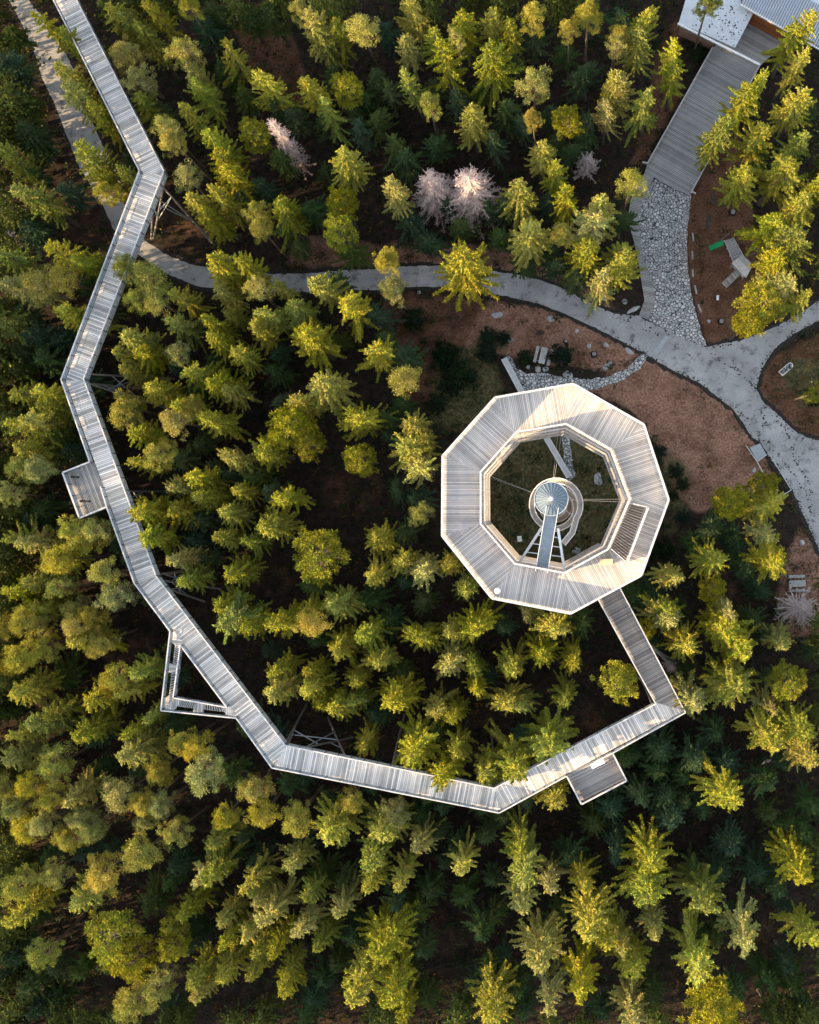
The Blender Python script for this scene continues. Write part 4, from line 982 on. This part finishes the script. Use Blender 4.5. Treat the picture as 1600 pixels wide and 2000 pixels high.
# ------------------------------------------------------------------ entrance building and ramp
EZ = 0.9
rp = empty('entrance_ramp', P(1340, 240, 0), 'wide grey boarded entrance ramp leading down from the building to the stone slope', 'ramp')
RP = [(1391, 96), (1483, 130), (1348, 382), (1311, 366), (1278, 346), (1250, 366), (1264, 322)]
zs = [1.2, 1.2, .28, .28, .28, .25, .35]
dr = P(1264, 322, 0) - P(1391, 96, 0)
m = MB(); m.slab([P(x, y, z) for (x, y), z in zip(RP, zs)], .12, dr); m.build('deck', M['ramp_deck'], rp)
m = MB(); m.slab([P(x, y, z) for x, y, z in ((1391, 96, 1.2), (1455, 20, 1.205), (1560, 60, 1.205), (1483, 130, 1.2))], .12, dr); m.build('landing', M['ramp_deck'], rp)
def curb(a, b, za, zb, nm, hgt=.75):
    p, q = P(*a, za), P(*b, zb); r = MB(); r.bar(p + Vector((0, 0, hgt / 2)), q + Vector((0, 0, hgt / 2)), .06, hgt - .1); o = r.build(nm, M['timber'], rp)
    c = MB(); c.bar(p + Vector((0, 0, hgt)), q + Vector((0, 0, hgt)), .14, .06); c.build('handrail', M['rail_wood'], o)
curb((1391, 96), (1264, 322), 1.2, .4, 'railing'); curb((1483, 130), (1348, 380), 1.2, .35, 'railing')
curb((1264, 322), (1254, 320), .4, .4, 'wing_rail'); curb((1348, 376), (1358, 381), .35, .35, 'wing_rail')
for (x, y), z in (((1385, 120), 1.1), ((1475, 145), 1.1), ((1300, 270), .5), ((1400, 300), .5)):
    m = MB(); m.bar(P(x, y, 0), P(x, y, z - .15), .2, .2); m.build('support_post', M['timber'], rp)
pl = empty('plank_path', P(1262, 560, 0), 'narrow grey plank path along the left rim of the stone slope', 'plank path')
for q in ([(1247, 352), (1277, 348), (1256, 386), (1247, 432), (1226, 428), (1232, 390)], [(1226, 428), (1247, 432), (1253, 480), (1260, 510), (1248, 516), (1238, 470)], [(1248, 516), (1261, 511), (1277, 555), (1280, 590), (1259, 586), (1253, 550)], [(1259, 586), (1280, 590), (1266, 624), (1248, 617)]):
    m = MB(); m.slab([P(x, y, .14) for x, y in q], .1, (0.2, 1)); m.build('deck', M['ramp_deck'], pl)

RZ = 4.0
bd = empty('entrance_building', P(1400, 60, 0), 'entrance building with a pale leaf-strewn flat roof and salmon wall', 'building')
FR = [(1326, 44), (1436, 93), (1471, 26), (1446, 10), (1452, -30), (1360, -70)]
def wall(parent, a, b, z0, z1, mat, name='wall', th=.2):
    p, q = P(*a, RZ), P(*b, RZ); m = MB(); u = (q - p); u.z = 0; L = u.length; n_ = Vector((-u.y, u.x, 0)).normalized() * th / 2
    A_, B_ = zz(p, z0), zz(q, z0); t_ = Vector((0, 0, z1 - z0))
    vs = [A_ - n_, B_ - n_, B_ + n_, A_ + n_]; vs += [v + t_ for v in vs]
    m.add(vs, [[0, 3, 2, 1], [4, 5, 6, 7], [0, 1, 5, 4], [1, 2, 6, 5], [2, 3, 7, 6], [3, 0, 4, 7]], [[(0, 0)] * 4, [(0, 0)] * 4, [(0, 0), (0, L), (z1 - z0, L), (z1 - z0, 0)], [(0, 0)] * 4, [(0, 0), (0, L), (z1 - z0, L), (z1 - z0, 0)], [(0, 0)] * 4]); return m.build(name, M[mat], parent)
m = MB(); m.slab([P(x, y, RZ) for x, y in FR], .22, (1, 0)); rf = m.build('roof', M['flat_roof'], bd)
m = MB(); p, q = P(1324, 46, RZ), P(1484, 127, RZ - .05); m.bar(zz(p, RZ - .02), zz(q, RZ - .02), .22, .26); m.build('fascia', M['white'], bd)
m = MB()
for k in range(30):
    t_ = (k + .5) / 30; c_ = lerp(p, q, t_); m.bar(zz(c_, RZ - .22) + Vector((-.1, .1, 0)), zz(c_, RZ - .22) + Vector((-.12, -.25, 0)), .06, .12)
m.build('rafter_ends', M['timber'], bd)
wall(bd, (1333, 40), (1398, 69), 0, RZ - .3, 'salmon'); wall(bd, (1333, 40), (1362, -50), 0, RZ - .25, 'salmon')
m = MB(); c_ = P(1421, 80, RZ); m.bar(zz(c_, 1.15), zz(c_, RZ - .25), .2, .25); m.build('pillar', M['box_wood'], bd)
wall(bd, (1398, 69), (1405, 52), 0, RZ - .3, 'brown_wood')
lf = MB()
for k in range(260):
    u, v_ = rnd.random(), rnd.random()
    x = 1330 + 115 * u + (30 * (1 - v_)); y = -5 + 98 * v_
    q = np.array([[x, y]])
    if not inside(q, FR)[0] or dist_poly(q, FR)[0] < 3: continue
    if rnd.random() > 0.25 + 0.75 * min(1, max(0, (x - 1345) / 60)): continue
    c_ = P(x, y, RZ + .015); r = rnd.uniform(.03, .11); a = rnd.uniform(0, 3.14)
    lf.add([c_ + Vector((math.cos(a + t_) * r * rnd.uniform(.6, 1.4), math.sin(a + t_) * r * .7, rnd.uniform(0, .02))) for t_ in (0, 1.3, 2.6, 3.9, 5.2)], [[0, 1, 2, 3, 4]])
o = lf.build('fallen_leaves', M['leaf_dark']); tag(o, 'dark fallen leaves strewn over the pale flat roof', 'leaves', None, 'stuff')
hb = empty('metal_roofed_hall', P(1500, 10, 0), 'hall with a ribbed zinc roof and orange timber wall beside the entrance', 'building')
MR = [(1446, 8), (1532, 57), (1640, 110), (1680, 40), (1480, -60)]
m = MB(); m.slab([P(x, y, 4.6) for x, y in MR], .2, (1, 0)); mr = m.build('roof', M['metal_roof'], hb)
e0, e1 = P(1446, 8, 4.6), P(1640, 118, 4.6); m = MB(); ed = e1 - e0; pr = P(1480, -60, 4.6) - P(1446, 8, 4.6)
for k in range(44):
    s_ = e0 + ed * ((k + .3) / 44); m.bar(zz(s_, 4.63), zz(s_ + pr * .98, 4.63), .05, .08)
m.build('standing_seams', M['dark_steel'], mr)
m = MB(); m.bar(zz(e0, 4.52), zz(e1, 4.52), .16, .24); m.build('fascia', M['white'], hb)
wall(hb, (1463, 20), (1560, 75), 0, 4.3, 'orange_wood'); wall(hb, (1463, 20), (1490, -40), 0, 4.3, 'orange_wood')

# ------------------------------------------------------------------ play house with green slide
ph = empty('playhouse', P(1450, 515, 0), 'small wooden playhouse with sloping bridge, white roof and green slide', 'playhouse')
def pp(x, y, z): return P(x, y, z)
m = MB(); q = [pp(1416, 470, 1.5), pp(1431, 465, 1.5), pp(1451, 500, 1.5), pp(1433, 513, 1.5)]; m.slab(q, .08, q[3] - q[0]); m.build('bridge', M['ramp_deck'], ph)
for a, b in (((1415, 470), (1433, 513)), ((1432, 464), (1452, 499))):
    m = MB(); p_, q_ = pp(*a, 2.2), pp(*b, 2.2); m.bar(p_, q_, .07, .09)
    for t_ in (0, .33, .66, 1): c_ = lerp(p_, q_, t_); m.bar(zz(c_, 0 if t_ in (0, 1) else 1.45), zz(c_, 2.15), .07, .07)
    m.build('railing', M['rail_wood'], ph)
m = MB(); rr = [pp(1429, 514, 2.9), pp(1450, 497, 2.9), pp(1471, 517, 2.9), pp(1457, 543, 2.9)]; rd1, rd2 = lerp(rr[0], rr[1], .5), lerp(rr[2], rr[3], .5); rd1, rd2 = zz(rd1, 3.35), zz(rd2, 3.35)
m.add([rr[0], rr[1], rr[2], rr[3], rd1, rd2], [[0, 4, 5, 3], [1, 2, 5, 4], [0, 1, 4], [3, 5, 2], [0, 3, 2, 1]]); m.build('roof', M['rail_wood'], ph)
for c_ in rr:
    m = MB(); k = lerp(c_, sum(rr, Vector()) / 4, .2); m.bar(zz(k, 0), zz(k, 2.88), .1, .1); m.build('post', M['timber'], ph)
m = MB(); q = [lerp(c_, sum(rr, Vector()) / 4, .15) for c_ in rr]; m.slab([zz(k, 1.5) for k in q], .08, q[1] - q[0]); m.build('floor', M['ramp_deck'], ph)
m = MB(); q = [pp(1439, 526, 1.4), pp(1448, 534, 1.4), pp(1420, 562, .1), pp(1410, 553, .1)]; m.slab(q, .07, q[3] - q[0])
m.build('access_ramp', M['dark_deck'], ph)
for a, b in ((0, 3), (1, 2)):
    m = MB(); m.bar(q[a] + Vector((0, 0, .4)), q[b] + Vector((0, 0, .4)), .06, .08); m.build('ramp_rail', M['timber'], ph)
m = MB(); a, b, c_ = pp(1412, 474, 1.5), pp(1394, 482, .75), pp(1386, 486, .3)
for u, v_ in ((a, b), (b, c_)):
    d = v_ - u; d.z = 0; s = Vector((-d.y, d.x, 0)).normalized()
    m.bar(u, v_, .42, .05)
    for sg in (-1, 1): m.bar(u + s * sg * .22 + Vector((0, 0, .08)), v_ + s * sg * .22 + Vector((0, 0, .08)), .06, .2)
m.build('slide', M['green'], ph)
m = MB(); m.bar(pp(1409, 468, 2.0), pp(1425, 455, 2.0), .06, .06); m.bar(pp(1461, 500, 2.3), pp(1484, 490, 2.3), .05, .05); m.bar(pp(1484, 490, 0), pp(1484, 490, 2.3), .07, .07); m.build('crossbeam', M['timber'], ph)

# trough, pit fence, fallen log
tg = empty('stone_trough', P(1535, 721, 0), 'oblong pale rimmed trough with one rounded end on the roadside island', 'trough')
d = (P(1547, 711, 0) - P(1524, 731, 0)).normalized(); s = Vector((-d.y, d.x, 0)); c0 = P(1535, 721, 0)
ring = [c0 - d * .75 - s * .27, c0 - d * .75 + s * .27, c0 + d * .5 + s * .27] + [c0 + d * (.5 + .27 * math.sin(a)) + s * .27 * math.cos(a) for a in np.linspace(.3, 2.84, 7)] + [c0 + d * .5 - s * .27]
m = MB()
for i in range(len(ring)): m.bar(zz(ring[i], .22), zz(ring[(i + 1) % len(ring)], .22), .09, .42)
m.build('rim', M['white'], tg); m = MB(); m.slab([zz(v_, .2) for v_ in ring], .15, d); m.build('fill', M['paving'], tg)
pf = empty('pit_fence', P(1500, 900, 0), 'thin steel fence round a small roadside pit with concrete cover', 'fence')
FP = [(1458, 871), (1479, 902), (1498, 888), (1505, 890), (1546, 957), (1525, 970)]
for a, b in ((FP[0], FP[1]), (FP[1], (1499, 938)), (FP[1], FP[2]), (FP[3], FP[4]), (FP[4], FP[5])):
    m = MB(); m.bar(P(*a, 1.0), P(*b, 1.0), .06, .06); m.bar(P(*a, .5), P(*b, .5), .03, .03)
    for t_ in (0, .5, 1): c_ = lerp(P(*a, 1), P(*b, 1), t_); m.bar(zz(c_, 0), zz(c_, 1), .05, .05)
    m.build('rail_panel', M['white_steel'], pf)
m = MB(); m.slab([P(x, y, .3) for x, y in ((1465, 874), (1485, 866), (1497, 888), (1479, 901))], .28, (1, 0)); m.build('cover', M['concrete'], pf)
e = empty('fallen_log', P(1520, 1490, 0), 'grey broken log lying in the dark gap at the right', 'log'); m = MB(); m.tube([P(1490, 1492, 1.2), P(1497, 1486, 1.1), P(1550, 1490, .4)], [.1, .19, .14], 9); m.build('log', M['snag'], e)
m = MB(); m.tube([P(1494, 1487, 1.1), P(1488, 1493, 1.5)], [.11, .03], 6); m.build('broken_end', M['box_wood'], e)

# leaves and grit drifted on the road
lf = MB(); rp_ = np.array([[rnd.uniform(1180, 1600), rnd.uniform(560, 1080)] for _ in range(16000)])
ok = inside(rp_, ROAD_S); dp = dist_poly(rp_, ROAD_S)
LINES = [[(1484, 862), (1490, 845), (1494, 828)], [(1487, 858), (1482, 850)], [(1455, 815), (1470, 835)], [(1340, 690), (1352, 700)], [(1388, 680), (1395, 700), (1440, 722), (1470, 752), (1500, 785), (1540, 850), (1560, 900)], [(1219, 622), (1292, 656)], [(1440, 800), (1490, 850), (1530, 900), (1575, 960), (1590, 1010)], [(1485, 800), (1500, 830), (1480, 860)], [(1550, 890), (1585, 950), (1585, 1000)]]
dl = np.minimum.reduce([dist_poly(rp_, L_, False) for L_ in LINES])
for (x, y), a, b, c_ in zip(rp_, ok, dp, dl):
    if not a: continue
    pb = max(math.exp(-b / 5.0) * .9, math.exp(-(c_ / 3.0) ** 2) * .9, .012)
    if rnd.random() > pb: continue
    q = P(x, y, .02); r = rnd.uniform(.03, .12) * (1.0 if min(b, c_) < 6 else .55); an = rnd.uniform(0, 3.14)
    lf.add([q + Vector((math.cos(an + t_) * r * rnd.uniform(.6, 1.5), math.sin(an + t_) * r * rnd.uniform(.5, 1), rnd.uniform(0, .02))) for t_ in (0, 1.3, 2.6, 3.9, 5.2)], [[0, 1, 2, 3, 4]])
o = lf.build('leaf_litter', M['leaf_dark']); tag(o, 'dark leaf drifts along the edges and cracks of the gravel road', 'leaves', None, 'stuff')

# ------------------------------------------------------------------ plant the trees, undergrowth and the wood beyond the frame
for r_ in recs: plant(r_)
L = Leaves(); pos = np.stack([rng.uniform(-60, 34, 11000), rng.uniform(-58, 58, 11000)], 1)
px = np.stack([pos[:, 0] * F / H + NX, NY - pos[:, 1] * F / H], 1)
bad = np.zeros(len(px), bool)
for poly, gr in ((ROAD_S, 10), (STONES, 8), (PAVE, 4), (PAVE2, 3), (RP, 8), ([(1320, 40), (1350, -40), (1640, -40), (1560, 110), (1440, 110)], 8), ([(1240, 350), (1280, 350), (1280, 630), (1240, 630)], 4)):
    bad |= inside(px, grow(poly, gr)) | (dist_poly(px, poly) < gr * .6)
open_ = inside(px, [(1150, 740), (1262, 690), (1480, 870), (1500, 960), (1360, 1000), (1300, 900)]) | inside(px, [(1345, 290), (1440, 270), (1470, 420), (1480, 520), (1430, 660), (1385, 675)]) | inside(px, [(880, 690), (900, 630), (960, 590), (1160, 645), (1250, 690), (1100, 700)])
keep = ~bad & (~open_ | (rng.random(len(px)) < .05))
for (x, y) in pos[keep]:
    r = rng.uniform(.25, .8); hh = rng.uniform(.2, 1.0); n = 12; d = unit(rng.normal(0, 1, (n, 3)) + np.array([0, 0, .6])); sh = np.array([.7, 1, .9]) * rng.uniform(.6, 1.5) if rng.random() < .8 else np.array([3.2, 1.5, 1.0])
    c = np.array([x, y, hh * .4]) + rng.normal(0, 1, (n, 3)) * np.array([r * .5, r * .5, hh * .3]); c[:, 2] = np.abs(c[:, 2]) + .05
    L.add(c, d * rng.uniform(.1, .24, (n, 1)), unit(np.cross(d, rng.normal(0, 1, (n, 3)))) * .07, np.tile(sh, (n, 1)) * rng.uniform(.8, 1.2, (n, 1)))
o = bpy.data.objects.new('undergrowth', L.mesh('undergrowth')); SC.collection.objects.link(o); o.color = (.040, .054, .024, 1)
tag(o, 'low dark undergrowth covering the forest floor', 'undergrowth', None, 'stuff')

G = Leaves()
ZONES = [([(930, 860), (1010, 830), (1140, 820), (1230, 900), (1240, 1000), (1190, 1090), (1000, 1110), (920, 1020)], 700, 0), ([(1150, 750), (1262, 700), (1390, 775), (1480, 870), (1500, 950), (1400, 980), (1330, 1000), (1290, 880)], 260, 1), ([(850, 620), (960, 590), (1060, 600), (1250, 690), (1200, 720), (1000, 690), (860, 760)], 420, 1), ([(1350, 300), (1440, 280), (1480, 520), (1430, 660), (1385, 672), (1350, 560)], 160, 1), ([(1490, 720), (1520, 690), (1620, 640), (1620, 860), (1550, 830)], 300, 0)]
for poly, n_, ty_ in ZONES:
    a_ = np.array(poly); q = np.stack([rng.uniform(a_[:, 0].min(), a_[:, 0].max(), n_), rng.uniform(a_[:, 1].min(), a_[:, 1].max(), n_)], 1)
    q = q[inside(q, poly)]
    q = q[~(inside(q, PAVE) | inside(q, PAVE2) | inside(q, ROAD_S))]
    cl = rng.uniform(0, 6.28, 4)
    for x, y in q:
        if math.sin(x * .06 + cl[0]) + math.sin(y * .07 + cl[1]) < -0.1: continue
        p = np.array(P(x, y, .04)); m = 9; d = unit(rng.normal(0, .7, (m, 3)) + np.array([0, 0, .8])); l_ = rng.uniform(.05, .17, (m, 1))
        sh = [np.array([1.6, 1.35, .6]), np.array([.8, .95, .4]), np.array([2.6, 2.0, 1.3])][rng.integers(0, 3)] if ty_ == 0 else [np.array([.35, .28, .2]), np.array([1.2, 1.1, .5]), np.array([2.4, 1.7, 1.2])][rng.integers(0, 3)]
        G.add(p + rng.normal(0, .12, (m, 3)) * np.array([1, 1, 0]) + d * l_ * .5, d * l_, unit(np.cross(d, rng.normal(0, 1, (m, 3)))) * .022, np.tile(sh, (m, 1)) * rng.uniform(.7, 1.3, (m, 1)))
o = bpy.data.objects.new('grass_tufts', G.mesh('grass_tufts')); SC.collection.objects.link(o); o.color = (.12, .11, .05, 1)
tag(o, 'short dry grass tufts and moss in the open places', 'grass', None, 'stuff')

# the wood goes on beyond the picture on every side: one mass
fx0, fx1, fy0, fy1 = P(0, 0, 17).x, P(1600, 0, 17).x, P(0, 2000, 17).y, P(0, 0, 17).y
V, T = [], []
for k in range(3600):
    x, y = rng.uniform(fx0 - 14, fx1 + 10), rng.uniform(fy0 - 12, fy1 + 12)
    out_ = max(fx0 - x, x - fx1, fy0 - y, y - fy1)
    if out_ < 1.6 or (k >= 1500 and x > fx0): continue
    q = np.array([[x * F / H + NX, NY - y * F / H]])
    if dist_poly(q, ROAD_S)[0] < 22 or inside(q, ROAD_S)[0] or (dist_poly(np.array([[x, y]]), WC, False)[0] < 2.5): continue
    if y > fy1 - 8 and x > 8: continue
    L_ = PROTO['s'][k % 7][4]; c, d, wv, tt = L_.arrays()
    sel = rng.choice(len(c), 900, replace=False); yp = NY - y * F / (H - 17); tall = x < fx0 and (yp < 430 or 560 < yp < 740); hh = (rng.uniform(5, 10) if k >= 1500 and k % 3 else rng.uniform(19, 23) if tall else rng.uniform(13, 19)) / 18.0; sr = rng.uniform(.8, 1.25) * (1.25 if tall else 1)  # unseen left rim: tall and low trees added to block the low sun
    S = np.array([sr, sr, hh]); a = rng.uniform(0, 6.28); ro = np.array([[math.cos(a), math.sin(a), 0], [-math.sin(a), math.cos(a), 0], [0, 0, 1]])
    c, d, wv = c[sel] * S @ ro, d[sel] * 1.5 @ ro, wv[sel] * 2.2 @ ro; c = c + np.array([x, y, 0])
    V.append(np.stack([c - d, c - d * .1 + wv, c + d, c - d * .1 - wv], 1).reshape(-1, 3)); T.append(np.repeat(tt[sel] * rng.uniform(.75, 1.2), 4, 0))
o = bpy.data.objects.new('surrounding_woods', leafmesh('surrounding_woods', np.concatenate(V).astype(np.float32), np.concatenate(T))); SC.collection.objects.link(o)
o.color = (.10, .12, .030, 1); tag(o, 'conifer wood continuing beyond the edges of the photo', 'woods', None, 'stuff')
